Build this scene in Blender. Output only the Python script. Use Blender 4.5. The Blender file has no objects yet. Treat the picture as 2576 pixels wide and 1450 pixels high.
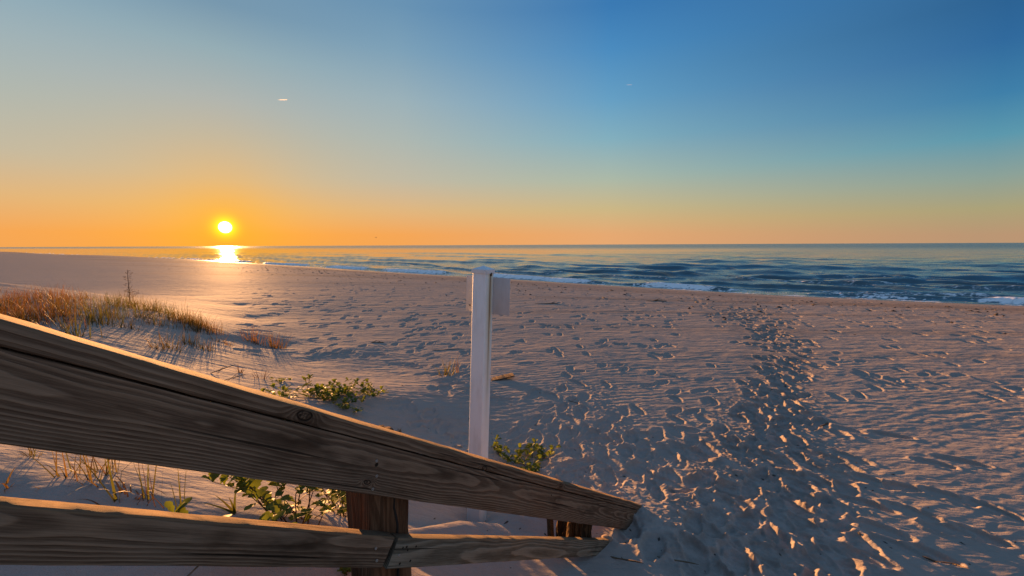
import bpy, bmesh, math, random
import numpy as np
from mathutils import Matrix, Vector

SC = bpy.context.scene
R = math.radians
random.seed(7)
RNG = np.random.default_rng(11)

# ------------------------------------------------------------------ camera, sky, sun, exposure
CAMZ = 4.4                      # eye height above the sea (z = 0)
FPX = 405.0                     # focal length in pixels of a 1024 px wide frame
KD = 1024.0 / 2576.0
PITCH = math.atan((288 - 616 * KD) / FPX)
ROLL = -0.0043

cam_d = bpy.data.cameras.new("camera")
cam_d.sensor_width = 36.0
cam_d.lens = FPX / 1024.0 * 36.0
cam_d.clip_start = 0.05
cam_d.clip_end = 200000.0
cam = bpy.data.objects.new("camera", cam_d)
SC.collection.objects.link(cam)
cp, sp, cr, sr = math.cos(PITCH), math.sin(PITCH), math.cos(ROLL), math.sin(ROLL)
Rv = Vector((cr, sr * sp, sr * cp)); Uv = Vector((-sr, cr * sp, cr * cp)); Fv = Vector((0, cp, -sp))
cam.matrix_world = Matrix(((Rv.x, Uv.x, -Fv.x, 0), (Rv.y, Uv.y, -Fv.y, 0), (Rv.z, Uv.z, -Fv.z, CAMZ), (0, 0, 0, 1)))
SC.camera = cam

SUN_EL, SUN_AZ = 2.9, -35.0     # azimuth measured from +Y towards +X
sun_dir = Vector((math.sin(R(SUN_AZ)) * math.cos(R(SUN_EL)), math.cos(R(SUN_AZ)) * math.cos(R(SUN_EL)), math.sin(R(SUN_EL))))
DISC_EL = 2.15
disc_dir = Vector((math.sin(R(SUN_AZ)) * math.cos(R(DISC_EL)), math.cos(R(SUN_AZ)) * math.cos(R(DISC_EL)), math.sin(R(DISC_EL))))

sun_l = bpy.data.lights.new("sun", 'SUN')
sun_l.energy = 4.4
sun_l.angle = R(0.6)
sun_l.color = (1.0, 0.47, 0.165)
sun_o = bpy.data.objects.new("sun", sun_l)
SC.collection.objects.link(sun_o)
sun_o.rotation_euler = sun_dir.to_track_quat('Z', 'Y').to_euler()

EXPO = 2.4
SC.view_settings.view_transform = 'Standard'
SC.view_settings.look = 'None'
SC.view_settings.exposure = EXPO
SC.view_settings.gamma = 1.0
SC.view_settings.use_curve_mapping = False


def lin(c):
    out = []
    for v in c:
        v /= 255.0
        out.append(v / 12.92 if v <= 0.04045 else ((v + 0.055) / 1.055) ** 2.4)
    return out


class NT:
    """small helper round a node tree"""
    def __init__(s, tree):
        s.t = tree; s.n = tree.nodes; s.l = tree.links

    def node(s, kind, **kw):
        n = s.n.new(kind)
        for k, v in kw.items():
            setattr(n, k, v)
        return n

    def put(s, sock, v):
        if isinstance(v, (int, float)):
            sock.default_value = v
        elif isinstance(v, (tuple, list, Vector)):
            sock.default_value = tuple(v) if len(v) == len(sock.default_value) else tuple(v) + (1.0,)
        else:
            s.l.new(v, sock)

    def math(s, op, a, b=0.0, c=None, clamp=False):
        n = s.node('ShaderNodeMath', operation=op); n.use_clamp = clamp
        s.put(n.inputs[0], a); s.put(n.inputs[1], b)
        if c is not None: s.put(n.inputs[2], c)
        return n.outputs[0]

    def vmath(s, op, a, b=(0, 0, 0)):
        n = s.node('ShaderNodeVectorMath', operation=op)
        s.put(n.inputs[0], a)
        if op == 'SCALE': s.put(n.inputs['Scale'], b)
        else: s.put(n.inputs[1], b)
        return n.outputs['Value'] if op in ('DOT_PRODUCT', 'LENGTH', 'DISTANCE') else n.outputs[0]

    def mix(s, f, a, b, blend='MIX'):
        n = s.node('ShaderNodeMix', data_type='RGBA', blend_type=blend)
        s.put(n.inputs['Factor'], f); s.put(n.inputs['A'], a); s.put(n.inputs['B'], b)
        return n.outputs['Result']

    def ramp(s, f, pts, interp='LINEAR'):
        n = s.node('ShaderNodeValToRGB'); n.color_ramp.interpolation = interp
        e = n.color_ramp.elements
        while len(e) < len(pts): e.new(0.5)
        for i, (p, c) in enumerate(pts):
            e[i].position = p
            c = (c, c, c) if isinstance(c, (int, float)) else c
            e[i].color = tuple(c) + (1.0,)
        s.put(n.inputs[0], f)
        return n.outputs[0]

    def smooth(s, x, a, b):
        n = s.node('ShaderNodeMapRange', interpolation_type='SMOOTHSTEP')
        s.put(n.inputs[0], x); n.inputs[1].default_value = a; n.inputs[2].default_value = b
        n.inputs[3].default_value = 0; n.inputs[4].default_value = 1
        return n.outputs[0]

    def noise(s, vec, scale, detail=3.0, rough=0.55, dist=0.0, out=0):
        n = s.node('ShaderNodeTexNoise')
        s.put(n.inputs['Vector'], vec); s.put(n.inputs['Scale'], scale)
        n.inputs['Detail'].default_value = detail; n.inputs['Roughness'].default_value = rough
        n.inputs['Distortion'].default_value = dist
        return n.outputs[out]

    def mapping(s, vec, scale=(1, 1, 1), rot=(0, 0, 0), loc=(0, 0, 0)):
        n = s.node('ShaderNodeMapping'); s.put(n.inputs[0], vec)
        n.inputs['Scale'].default_value = scale; n.inputs['Rotation'].default_value = rot; n.inputs['Location'].default_value = loc
        return n.outputs[0]


world = bpy.data.worlds.new("World")
SC.world = world
world.use_nodes = True
W = NT(world.node_tree)
W.n.clear()
w_out = W.node('ShaderNodeOutputWorld')
w_dir = W.vmath('NORMALIZE', W.node('ShaderNodeTexCoord').outputs['Generated'])
w_sep = W.node('ShaderNodeSeparateXYZ'); W.put(w_sep.inputs[0], w_dir)
w_el = W.math('MULTIPLY', W.math('ARCSINE', w_sep.outputs[2]), 180 / math.pi)       # degrees
w_pos = W.math('DIVIDE', W.math('MAXIMUM', w_el, 0.0), 90.0)
w_flat = W.vmath('NORMALIZE', W.vmath('MULTIPLY', w_dir, (1, 1, 0)))
w_az = W.math('MULTIPLY', W.math('ARCCOSINE', W.math('MINIMUM', W.math('MAXIMUM', W.vmath('DOT_PRODUCT', w_flat, (math.sin(R(SUN_AZ)), math.cos(R(SUN_AZ)), 0)), -1.0), 1.0)), 180 / math.pi)
w_gam = W.math('MULTIPLY', W.math('ARCCOSINE', W.math('MINIMUM', W.vmath('DOT_PRODUCT', w_dir, disc_dir), 1.0)), 180 / math.pi)


def skyramp(pts):
    return W.ramp(w_pos, [(e / 90.0, lin(c)) for e, c in pts], 'EASE' if False else 'LINEAR')


sky_a = skyramp([(0, (248, 165, 70)), (1.3, (248, 165, 70)), (4.1, (232, 180, 108)), (7.5, (206, 186, 148)), (11.8, (188, 184, 164)), (15.9, (172, 181, 178)), (20.8, (147, 173, 182)), (24.9, (118, 152, 175)), (52, (86, 130, 178)), (90, (104, 140, 188))])
sky_b = skyramp([(0, (244, 166, 88)), (1.4, (244, 166, 88)), (4.7, (224, 182, 128)), (8.6, (194, 186, 164)), (13.6, (174, 184, 178)), (18.3, (156, 178, 186)), (23.7, (126, 162, 185)), (28.1, (106, 148, 180)), (52, (86, 130, 178)), (90, (104, 140, 188))])
sky_c = skyramp([(0, (232, 170, 115)), (1.3, (232, 170, 115)), (4.7, (206, 184, 134)), (8.6, (174, 186, 168)), (13.7, (132, 176, 191)), (18.4, (102, 160, 197)), (23.9, (75, 140, 192)), (28.3, (58, 122, 180)), (52, (86, 130, 178)), (90, (104, 140, 188))])
sky_d = skyramp([(0, (188, 151, 117)), (0.7, (188, 151, 117)), (3.1, (173, 163, 122)), (5.9, (142, 163, 153)), (9.5, (92, 153, 174)), (13.0, (63, 128, 170)), (17.2, (48, 106, 158)), (20.8, (43, 97, 146)), (52, (86, 130, 178)), (90, (104, 140, 188))])
sky_rear = skyramp([(0, (148, 152, 164)), (4, (176, 174, 180)), (9, (180, 186, 198)), (16, (168, 184, 206)), (28, (144, 172, 206)), (45, (126, 158, 198)), (65, (112, 146, 192)), (90, (104, 140, 188))])
def lerp_az(a, b): return W.math('DIVIDE', W.math('SUBTRACT', w_az, a), b - a, clamp=True)
sky = W.mix(lerp_az(1, 20), sky_a, sky_b)
sky = W.mix(lerp_az(20, 48), sky, sky_c)
sky = W.mix(lerp_az(48, 84), sky, sky_d)
sky = W.mix(W.smooth(w_az, 100, 150), sky, sky_rear)
# scattering round the low sun, then the disc
g1 = W.math('EXPONENT', W.math('MULTIPLY', W.math('POWER', W.math('DIVIDE', w_gam, 5.6), 1.25), -1.0))
sky = W.mix(W.math('MULTIPLY', g1, 0.8), sky, lin((255, 178, 36)))
g2 = W.math('EXPONENT', W.math('MULTIPLY', W.math('POWER', W.math('DIVIDE', w_gam, 1.0), 2.0), -1.0))
sky = W.mix(W.math('MULTIPLY', g2, 1.0), sky, (1.6, 1.35, 0.02))
disc = W.math('SUBTRACT', 1.0, W.smooth(w_gam, 0.46, 0.70))
sky = W.mix(disc, sky, (9.0, 8.6, 7.5))
# the physical sky of the same low sun, blended in under the graded colours
nis = W.node('ShaderNodeTexSky'); nis.sky_type = 'NISHITA'; nis.sun_disc = False
nis.sun_elevation = R(SUN_EL); nis.sun_rotation = R(SUN_AZ); nis.dust_density = 1.5
nis_c = W.vmath('SCALE', nis.outputs[0], 0.02)
sky = W.vmath('SCALE', sky, 2.0 ** -EXPO)
sky = W.mix(0.02, sky, nis_c)
bg = W.node('ShaderNodeBackground'); W.put(bg.inputs[0], sky); bg.inputs[1].default_value = 1.0
W.l.new(bg.outputs[0], w_out.inputs[0])

# ------------------------------------------------------------------ helpers
def tag(o, label=None, cat=None, group=None, kind=None):
    if label: o['label'] = label
    if cat: o['category'] = cat
    if group: o['group'] = group
    if kind: o['kind'] = kind
    return o


def link(name, me, mat=None, parent=None):
    o = bpy.data.objects.new(name, me)
    SC.collection.objects.link(o)
    if mat is not None and me is not None: me.materials.append(mat)
    if parent is not None: o.parent = parent
    return o


def empty(name, loc, rz=0.0):
    o = bpy.data.objects.new(name, None)
    o.empty_display_size = 0.1
    o.location = loc; o.rotation_euler = (0, 0, rz)
    SC.collection.objects.link(o)
    return o


def mesh_np(name, verts, faces, smooth=True):
    """verts (n,3) array; faces (m,k) array of quads or triangles"""
    verts = np.asarray(verts, np.float32); faces = np.asarray(faces, np.int32)
    me = bpy.data.meshes.new(name)
    k = faces.shape[1]
    me.vertices.add(len(verts)); me.vertices.foreach_set('co', verts.ravel())
    me.loops.add(faces.size); me.loops.foreach_set('vertex_index', faces.ravel())
    me.polygons.add(len(faces)); me.polygons.foreach_set('loop_start', np.arange(0, faces.size, k, dtype=np.int32))
    me.update(calc_edges=True)
    if smooth: me.polygons.foreach_set('use_smooth', np.ones(len(faces), bool))
    me.validate()
    return me


def attr(me, name, vals):
    a = me.attributes.new(name, 'FLOAT', 'POINT')
    a.data.foreach_set('value', np.asarray(vals, np.float32))


def material(name):
    m = bpy.data.materials.new(name); m.use_nodes = True
    t = NT(m.node_tree)
    return m, t, t.n['Principled BSDF']


_perm = {}
def pnoise(x, y, seed=0):
    """2-D gradient noise, about -0.7..0.7"""
    if seed not in _perm:
        r = np.random.default_rng(1000 + seed)
        p = r.permutation(512).astype(np.int32)
        ang = r.random(512) * 2 * np.pi
        _perm[seed] = (p, np.cos(ang).astype(np.float32), np.sin(ang).astype(np.float32))
    p, gx, gy = _perm[seed]
    xi = np.floor(x).astype(np.int64); yi = np.floor(y).astype(np.int64)
    xf = (x - xi).astype(np.float32); yf = (y - yi).astype(np.float32)
    u = xf * xf * xf * (xf * (xf * 6 - 15) + 10); v = yf * yf * yf * (yf * (yf * 6 - 15) + 10)
    def g(a, b, dx, dy):
        h = p[(p[a & 511] + b) & 511]
        return gx[h] * dx + gy[h] * dy
    n00 = g(xi, yi, xf, yf); n10 = g(xi + 1, yi, xf - 1, yf)
    n01 = g(xi, yi + 1, xf, yf - 1); n11 = g(xi + 1, yi + 1, xf - 1, yf - 1)
    return (n00 * (1 - u) + n10 * u) * (1 - v) + (n01 * (1 - u) + n11 * u) * v


def sstep(x, a, b):
    t = np.clip((x - a) / (b - a), 0, 1)
    return t * t * (3 - 2 * t)


# rail direction (down the stair, towards the sea) and the direction along the shore
PSI = 0.6795
AX = np.array([math.sin(PSI), math.cos(PSI)])        # u: towards the sea
AV = np.array([-math.cos(PSI), math.sin(PSI)])       # v: along the shore, towards the sun


def uv(x, y):
    return x * AX[0] + y * AX[1], x * AV[0] + y * AV[1]


def xy(u, v):
    return u * AX[0] + v * AV[0], u * AX[1] + v * AV[1]


def ray(px, py):
    """direction of a point of the photograph (2576 x 1450 measure): x, forward, up"""
    px = np.asarray(px, float); py = np.asarray(py, float)
    a = (px * KD - 512) / FPX; b = (288 - py * KD) / FPX
    a, b = a * cr - b * sr, a * sr + b * cr
    return a, cp + b * sp, b * cp - sp


def at_z(px, py, zrel):
    a, f, up = ray(px, py)
    s = zrel / up
    return a * s, f * s


# ------------------------------------------------------------------ land form
_shore = [(104, 637.5), (208, 644.5), (338, 648.5), (443, 651), (547, 656.5), (671, 665), (800, 672.5), (1000, 686), (1190, 697), (1290, 703), (1500, 716), (1700, 728), (2000, 745), (2300, 758), (2560, 768.5)]
_s = np.array([uv(*at_z(px, py, -CAMZ)) for px, py in _shore])
_o = np.argsort(_s[:, 1]); SH_V = _s[_o, 1]; SH_U = _s[_o, 0]
SH_V = np.concatenate([[-400, -60], SH_V, [900, 3200]]); SH_U = np.concatenate([[60, 44.5], SH_U, [-60, -900]])


def shore_u(v):
    return np.interp(v, SH_V, SH_U)


def beach_z(x, y):
    u, v = uv(x, y)
    d = shore_u(v) - u
    return np.interp(d, [-400, -60, -20, -5, 0, 3, 7, 12, 19, 27, 33, 40, 60], [-8, -5, -1.8, -.45, 0, .26, .66, 1.15, 1.68, 2.1, 2.3, 2.42, 2.5])


# heights of the dune and of the sand round the stair, relative to the eye
_ctl = [(0, 712, -.80), (0, 790, -.97), (120, 730, -.95), (150, 790, -1.02), (300, 772, -1.16), (440, 806, -1.36), (555, 838, -1.62), (660, 872, -1.92), (705, 884, -1.95),
        (300, 850, -1.2), (200, 850, -1.1), (450, 890, -1.42), (600, 930, -1.62), (680, 952, -1.66), (740, 985, -1.67), (860, 985, -1.66), (880, 1040, -1.70), (960, 1005, -1.78), (1050, 1100, -1.93),
        (1170, 1135, -1.93), (0, 1130, -.93), (0, 1210, -.95), (0, 1255, -.97), (150, 1225, -.96), (300, 1250, -1.0), (450, 1210, -1.05), (600, 1290, -1.08), (800, 1320, -1.16),
        (300, 1440, -1.08), (0, 1440, -1.06), (820, 1446, -1.26),
        (700, 760, None), (640, 805, None), (740, 835, None), (600, 770, None), (560, 740, None), (800, 870, None), (780, 915, None), (900, 945, None), (400, 715, None), (480, 745, None), (480, 700, None), (250, 672, None), (860, 880, None), (1000, 950, None), (1120, 925, None), (1300, 800, None), (1300, 960, None), (1450, 1100, None),
        (1500, 900, None), (1800, 1150, None), (2000, 1300, None), (2200, 1430, None), (2500, 1000, None), (1900, 850, None), (2450, 1250, None), (60, 660, None), (1100, 760, None), (1650, 1230, None)]
_pts = []
for px, py, zr in _ctl:
    if zr is None:
        _pts.append(at_z(px, py, -2.05) + (0.0,))
    else:
        x, y = at_z(px, py, zr)
        _pts.append((x, y, zr + CAMZ - float(beach_z(x, y))))
# sand under and beside the stair (u, v, height relative to the eye)
for u, v, zr in [(0, 0, -1.6), (0, 1.0, -1.28), (0, -1.5, -1.6), (.45, 1.15, -1.3), (.8, 1.1, -1.36), (.8, .3, -1.45), (1.2, 1.1, -1.62), (1.2, 1.6, -1.62), (1.75, 1.1, -1.80), (1.7, .4, -1.85), (2.2, 1.05, -1.90),
                 (2.06, 2.02, -2.03), (2.3, 2.3, -2.04), (1.65, 2.3, -1.92), (1.9, 1.6, -1.87), (2.2, 1.6, -1.94), (1.5, 1.75, -1.76), (2.55, 1.0, -1.935), (2.9, 1.0, -1.955), (2.5, 0, -1.99), (1.0, -1.5, -1.75), (3.2, -1.5, -2.03), (3.6, .9, -2.02), (3.4, 2.4, -2.02), (2.7, 2.6, -2.0), (-1.5, .5, -.7), (-1.5, 3, -.75), (-1.5, 8, -.8), (-2, 14, -.6)]:
    x, y = xy(u, v)
    _pts.append((x, y, zr + CAMZ - float(beach_z(x, y))))
for a in range(12):
    _pts.append((-3 + 24 * math.cos(a * math.pi / 6), 6 + 24 * math.sin(a * math.pi / 6), 0.0))
_P = np.array(_pts)
_D = np.hypot(_P[:, None, 0] - _P[None, :, 0], _P[:, None, 1] - _P[None, :, 1])
_Wt = np.linalg.solve(-np.sqrt(_D ** 2 + .12 ** 2) + np.eye(len(_P)) * .01, _P[:, 2])


def land_z(x, y):
    x = np.asarray(x, np.float64); y = np.asarray(y, np.float64)
    z = beach_z(x, y)
    near = np.hypot(x + 3, y - 6) < 27
    if np.any(near):
        xn, yn = np.atleast_1d(x)[np.atleast_1d(near)], np.atleast_1d(y)[np.atleast_1d(near)]
        r = np.zeros(len(xn))
        for i in range(len(_P)):
            r -= _Wt[i] * np.sqrt((xn - _P[i, 0]) ** 2 + (yn - _P[i, 1]) ** 2 + .12 ** 2)
        r *= 1 - sstep(np.hypot(xn + 3, yn - 6), 17, 26)
        # wind-cut sand ledge between the rail and the white post, hollow behind it
        u, v = uv(xn, yn)
        cu = np.interp(u, [.9, 1.25, 1.6, 1.9, 2.05, 2.2, 2.5], [1.72, 1.74, 1.72, 1.66, 1.60, 1.55, 1.4])       # v of the crest
        ht = np.interp(u, [.9, 1.2, 1.4, 1.62, 1.78, 1.90, 2.02, 2.2, 2.4, 2.6], [0, .07, .10, .11, .075, .035, .085, .085, .05, 0])
        s = v - cu
        r += ht * np.where(s > 0, np.exp(-(s / .10) ** 2), np.exp(-(s / .20) ** 2))
        pu, pv = POST_UV
        r -= .07 * np.exp(-(((u - pu) / .2) ** 2 + ((v - pv) / .16) ** 2))
        if z.ndim == 0: z = z + r[0]
        else: z[near] += r
    return z


POST_UV = (2.06, 2.02)


def hit(px, py, n=14):
    """where the line of sight of a point of the photograph meets the sand"""
    a, f, up = ray(px, py)
    up = np.minimum(up, -0.006)
    s = -2.0 / up
    for _ in range(n):
        z = land_z(a * s, f * s) - CAMZ
        s = 0.4 * s + 0.6 * (z / up)
    return a * s, f * s


# ------------------------------------------------------------------ the sand sheet
APEX = 2.6
NC = 1500
th = np.linspace(R(-68), R(66), NC)
rows = [1.6]
while rows[-1] < 4000:
    r = rows[-1] - APEX
    h = 2.0 + 2.4 * min(1, max(0, r - 3) / 45)
    dr = .008 if r < .6 else max(.0065, .42 * r * r / (FPX * h))
    if r > 45: dr = min(dr, .05 * r)
    rows.append(rows[-1] + dr)
rows = np.array(rows)
NR = len(rows)
GX = rows[:, None] * np.sin(th)[None, :]
GY = rows[:, None] * np.cos(th)[None, :] - APEX
GD = np.hypot(GX, GY)
Z0 = land_z(GX, GY)
GU, GV = uv(GX, GY)
SHD = shore_u(GV) - GU                                   # distance to the water's edge
DR = np.gradient(rows)[:, None] * np.ones((1, NC))

Z = Z0.copy()
fade = lambda lam: 1 - sstep(DR * 3.2 / lam, .6, 1.3)     # drop what the sheet cannot carry
dry = sstep(SHD, 6, 15)
# broad unevenness
Z += .008 * pnoise(GX / 2.3, GY / 2.3, 1) * dry + .035 * pnoise(GX / 9, GY / 7, 2) * sstep(SHD, 8, 22) * sstep(GD, 5, 12)
Z += .004 * pnoise(GX / .7, GY / .6, 3) * dry
# steep or wind-smoothed places carry fewer ripples
gsl = np.hypot(np.gradient(Z0, axis=0) / DR, np.gradient(Z0, axis=1) / (rows[:, None] * (th[1] - th[0])))
calm = 1 - sstep(gsl, .22, .45)
near_rail = np.maximum(1 - sstep(np.hypot(GU - 1.5, (GV - 1.3)), .9, 1.7), 1 - sstep(np.hypot(GU - .2, GV - 2.0), 1.3, 2.2))
# trampling density along the path worn by feet
def path_dist(pts):
    P = [hit(px, py) for px, py, w in pts]
    Wd = []
    for (px, py, w), (x, y) in zip(pts, P):
        x2, y2 = hit(px + w, py); Wd.append(math.hypot(x2 - x, y2 - y))
    return [(float(p[0]), float(p[1])) for p in P], Wd


TRAIL = [(1930, 1440, 300), (1890, 1330, 280), (1900, 1230, 220), (1925, 1130, 190), (1945, 1040, 125), (1955, 960, 90), (1960, 890, 80), (1935, 835, 95), (1880, 795, 95), (1850, 772, 80)]
TP, TW = path_dist(TRAIL)
tramp = np.zeros_like(Z)
for i in range(len(TP) - 1):
    (x0, y0), (x1, y1) = TP[i], TP[i + 1]
    dx, dy = x1 - x0, y1 - y0
    t = np.clip(((GX - x0) * dx + (GY - y0) * dy) / (dx * dx + dy * dy), 0, 1)
    d = np.hypot(GX - x0 - t * dx, GY - y0 - t * dy) / (TW[i] + t * (TW[i + 1] - TW[i]))
    tramp = np.maximum(tramp, 1 - sstep(d, .55, 1.25))
rough = tramp.copy()
SP, SW = path_dist([(1600, 1270, 130), (1560, 1180, 170), (1500, 1080, 150), (1430, 980, 90)])
for i in range(len(SP) - 1):
    (x0, y0), (x1, y1) = SP[i], SP[i + 1]
    dx, dy = x1 - x0, y1 - y0
    t = np.clip(((GX - x0) * dx + (GY - y0) * dy) / (dx * dx + dy * dy), 0, 1)
    rough = np.maximum(rough, .75 * (1 - sstep(np.hypot(GX - x0 - t * dx, GY - y0 - t * dy) / (SW[i] + t * (SW[i + 1] - SW[i])), .5, 1.2)))
rough *= np.clip(.65 + 1.1 * pnoise(GX / .35, GY / .35, 36), .1, 1.3)
# wind ripples
ang = R(-14) + .35 * pnoise(GX / 5.5, GY / 5.5, 5)
wx = GX + .07 * pnoise(GX / .55, GY / .4, 6) + .22 * pnoise(GX / 1.7, GY / 1.3, 7)
wy = GY + .016 * pnoise(GX / .12, GY / .10, 26) + .028 * pnoise(GX / .22, GY / .18, 20) + .05 * pnoise(GX / .42, GY / .36, 8) + .14 * pnoise(GX / 1.9, GY / 1.5, 9)
ph = (wx * np.sin(R(-14)) + wy * np.cos(R(-14)) + .5 * pnoise(GX / 5.5, GY / 5.5, 5)) * (2 * np.pi / .108)
rip = (1 - np.abs(np.sin(ph / 2))) ** 1.3 * .8 + .35 * np.sin(ph)
amp = .0052 * (1.2 - .45 * sstep(GX, -.3, 3.2)) * np.clip(.9 + .55 * pnoise(GX / .20, GY / .13, 25), .3, 1.4) * (.85 + .5 * pnoise(GX / 1.1, GY / .8, 10)) * (.85 + .5 * pnoise(GX / 3.7, GY / 3.1, 12))
rg = 1 - 2.6 * np.abs(pnoise(wx / .135 + .3 * wy / .05, wy / .058, 29))
rip = .62 * rip + .75 * rg
Z += rip * amp * (1 - sstep(DR * 2.3 / .088, .6, 1.3)) * dry * (.25 + .75 * calm) * (1 - .85 * near_rail) * (1 - .75 * tramp)
rg2 = 1 - 2.6 * np.abs(pnoise(GX / .42, wy / .15, 33))
Z += .0046 * rg2 * (1 - sstep(DR * 2.3 / .15, .6, 1.3)) * sstep(GD, 4.5, 7.5) * dry * (1 - .7 * tramp)
rg3 = 1 - 2.6 * np.abs(pnoise(GX / 1.1, GY / .42, 34)) + .5 * pnoise(GX / .4, GY / .4, 35)
Z += .0105 * rg3 * (1 - sstep(DR * 2.0 / .42, .6, 1.3)) * sstep(GD, 9, 15) * dry
# larger flat ripples that are still seen farther out
ph2 = (GX * np.sin(R(-8)) + GY * np.cos(R(-8)) + .9 * pnoise(GX / 4, GY / 3, 14)) * (2 * np.pi / .42)
Z += .0022 * np.sin(ph2) * np.clip(pnoise(GX / 3, GY / 2.2, 15) + .35, 0, 1) * fade(.42) * dry * sstep(GD, 4, 8)
# clods
cl = np.abs(pnoise(GX / .085, GY / .085, 16)) + .6 * np.abs(pnoise(GX / .04, GY / .04, 17))
Z += .018 * sstep(cl, .34, .75) * rough * fade(.07)
Z += .007 * pnoise(GX / .33, GY / .33, 18) * tramp * fade(.3)
Z += .004 * pnoise(GX / .06, GY / .06, 19) * fade(.06) * (.12 + tramp)


def stamp(x, y, yaw, L, B, depth, rim, seed):
    rr, tt = math.hypot(x, y + APEX), math.atan2(x, y + APEX)
    rad = L * 1.35
    i0, i1 = np.searchsorted(rows, [rr - rad, rr + rad])
    j0, j1 = np.searchsorted(th, [tt - rad / rr, tt + rad / rr])
    if i1 - i0 < 2 or j1 - j0 < 2: return
    X = GX[i0:i1, j0:j1] - x; Y = GY[i0:i1, j0:j1] - y
    a = X * math.sin(yaw) + Y * math.cos(yaw); b = X * math.cos(yaw) - Y * math.sin(yaw)
    wob = pnoise(X / (.6 * L) + seed * 7.3, Y / (.6 * L) + seed * 3.1, 21)
    wob2 = pnoise(X / .05 + seed * 1.7, Y / .05 + seed * 5.1, 22)
    half = B * (1 + .18 * np.clip(a / L, -1, 1))
    e = np.sqrt((a / (L * .52)) ** 2 + (b / (half * .52)) ** 2) * (1 + .22 * wob) + .13 * wob2
    floor = -depth * (1 - sstep(e, .72, 1.06)) * (1 + .25 * np.clip(-a / L, -1, 1))
    ridge = rim * np.exp(-((e - 1.18) / .13) ** 2) * np.clip(.45 + 1.6 * wob + .8 * wob2, 0, 2)
    blend = 1 - sstep(e, .9, 1.25)
    zz = Z[i0:i1, j0:j1]
    base = Z0[i0:i1, j0:j1] + .4 * (zz - Z0[i0:i1, j0:j1])
    Z[i0:i1, j0:j1] = zz * (1 - blend) + base * blend + floor + ridge


PRINTS = []
def add_print(px, py, dens=1.0, yaw=None, scale=1.0):
    x, y = hit(px, py)
    x, y = float(x), float(y)
    if yaw is None: yaw = random.gauss(.25, .55) + (math.pi if random.random() < .5 else 0)
    if math.hypot(x, y) > 60: return
    PRINTS.append((x, y, yaw, random.uniform(.25, .34) * scale, random.uniform(.11, .16) * scale, random.uniform(.018, .040) * dens, random.uniform(.007, .016) * dens))


for i in range(len(TRAIL) - 1):
    n = [36, 36, 36, 38, 40, 40, 44, 48, 45][i]
    for _ in range(n):
        t = random.random(); A, B = TRAIL[i], TRAIL[i + 1]
        w = A[2] + t * (B[2] - A[2])
        o = max(-1.15, min(1.15, random.gauss(0, .5)))
        add_print(A[0] + t * (B[0] - A[0]) + o * w, A[1] + t * (B[1] - A[1]), 1.15)
# scattered steps left of the path
for _ in range(105):
    add_print(random.uniform(1270, 1800), 900 + 310 * random.random() ** .8, .6)
for _ in range(40):
    add_print(random.uniform(1420, 1700), random.uniform(1090, 1240), 1.0)
for _ in range(60):
    add_print(random.uniform(1020, 1190), random.uniform(790, 1000), .6)
for _ in range(60):
    add_print(random.uniform(1240, 1700), random.uniform(770, 900), .6)
for k in range(16):
    add_print(935 + 330 * k / 15 + random.uniform(-8, 8), 885 + 125 * k / 15 + random.uniform(-6, 6), .7, 1.2)
for k in range(26):
    add_print(1000 + 180 * k / 25 + random.uniform(-20, 20), 1010 + 110 * k / 25 + random.uniform(-15, 25), .6)
for px, py in [(2140, 1150), (2195, 1210), (2270, 1225), (2350, 1165), (2170, 1262), (2300, 1290), (2420, 1160), (2330, 1390), (2210, 1330), (2260, 1370), (2130, 1080), (2390, 1250), (2110, 1195), (2245, 1095), (2460, 1345), (2500, 1280), (2150, 1390), (2380, 1330)]:
    add_print(px, py, 1.0, random.gauss(-.9, .2), 1.1)
for _ in range(60):
    add_print(random.uniform(1990, 2560), random.uniform(800, 1000), .6)
for _ in range(420):
    add_print(random.uniform(640, 2560), 726 + 100 * random.random() ** 1.5, .85)
for _ in range(110):
    add_print(random.uniform(600, 1200), random.uniform(705, 900), .65)
for k, p in enumerate(PRINTS):
    stamp(*p, k % 97)
# loose sand cannot stand steep: soften the extremes, then crumble the edges
dz = Z - Z0
dz = np.where(dz > 0, .034 * np.tanh(dz / .034), .050 * np.tanh(dz / .050))
edge = sstep(dz, .002, .014) * np.maximum(rough, .3) * sstep(GD, 1.0, 2.0)
dz += rough * .0095 * (pnoise(GX / .05, GY / .05, 27) + .8 * pnoise(GX / .025, GY / .025, 28)) * fade(.05)
dz += edge * fade(.05) * (.045 * np.clip(pnoise(GX / .05, GY / .05, 23) - .02, -.1, 1) + .014 * pnoise(GX / .022, GY / .022, 24))
Z = Z0 + dz
Z = np.where(SHD < 0, np.minimum(Z, Z0 + .01), Z)

idx = np.arange(NR * NC, dtype=np.int32).reshape(NR, NC)
faces = np.stack([idx[:-1, :-1], idx[:-1, 1:], idx[1:, 1:], idx[1:, :-1]], -1).reshape(-1, 4)
sand_me = mesh_np('sand', np.stack([GX, GY, Z], -1).reshape(-1, 3), faces)
attr(sand_me, 'shore', SHD.ravel())
attr(sand_me, 'tramp', tramp.ravel())


def ground(x, y):
    rr, tt = math.hypot(x, y + APEX), math.atan2(x, y + APEX)
    i = int(np.clip(np.searchsorted(rows, rr), 0, NR - 1)); j = int(np.clip(np.searchsorted(th, tt), 0, NC - 1))
    return float(Z[i, j])


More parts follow.
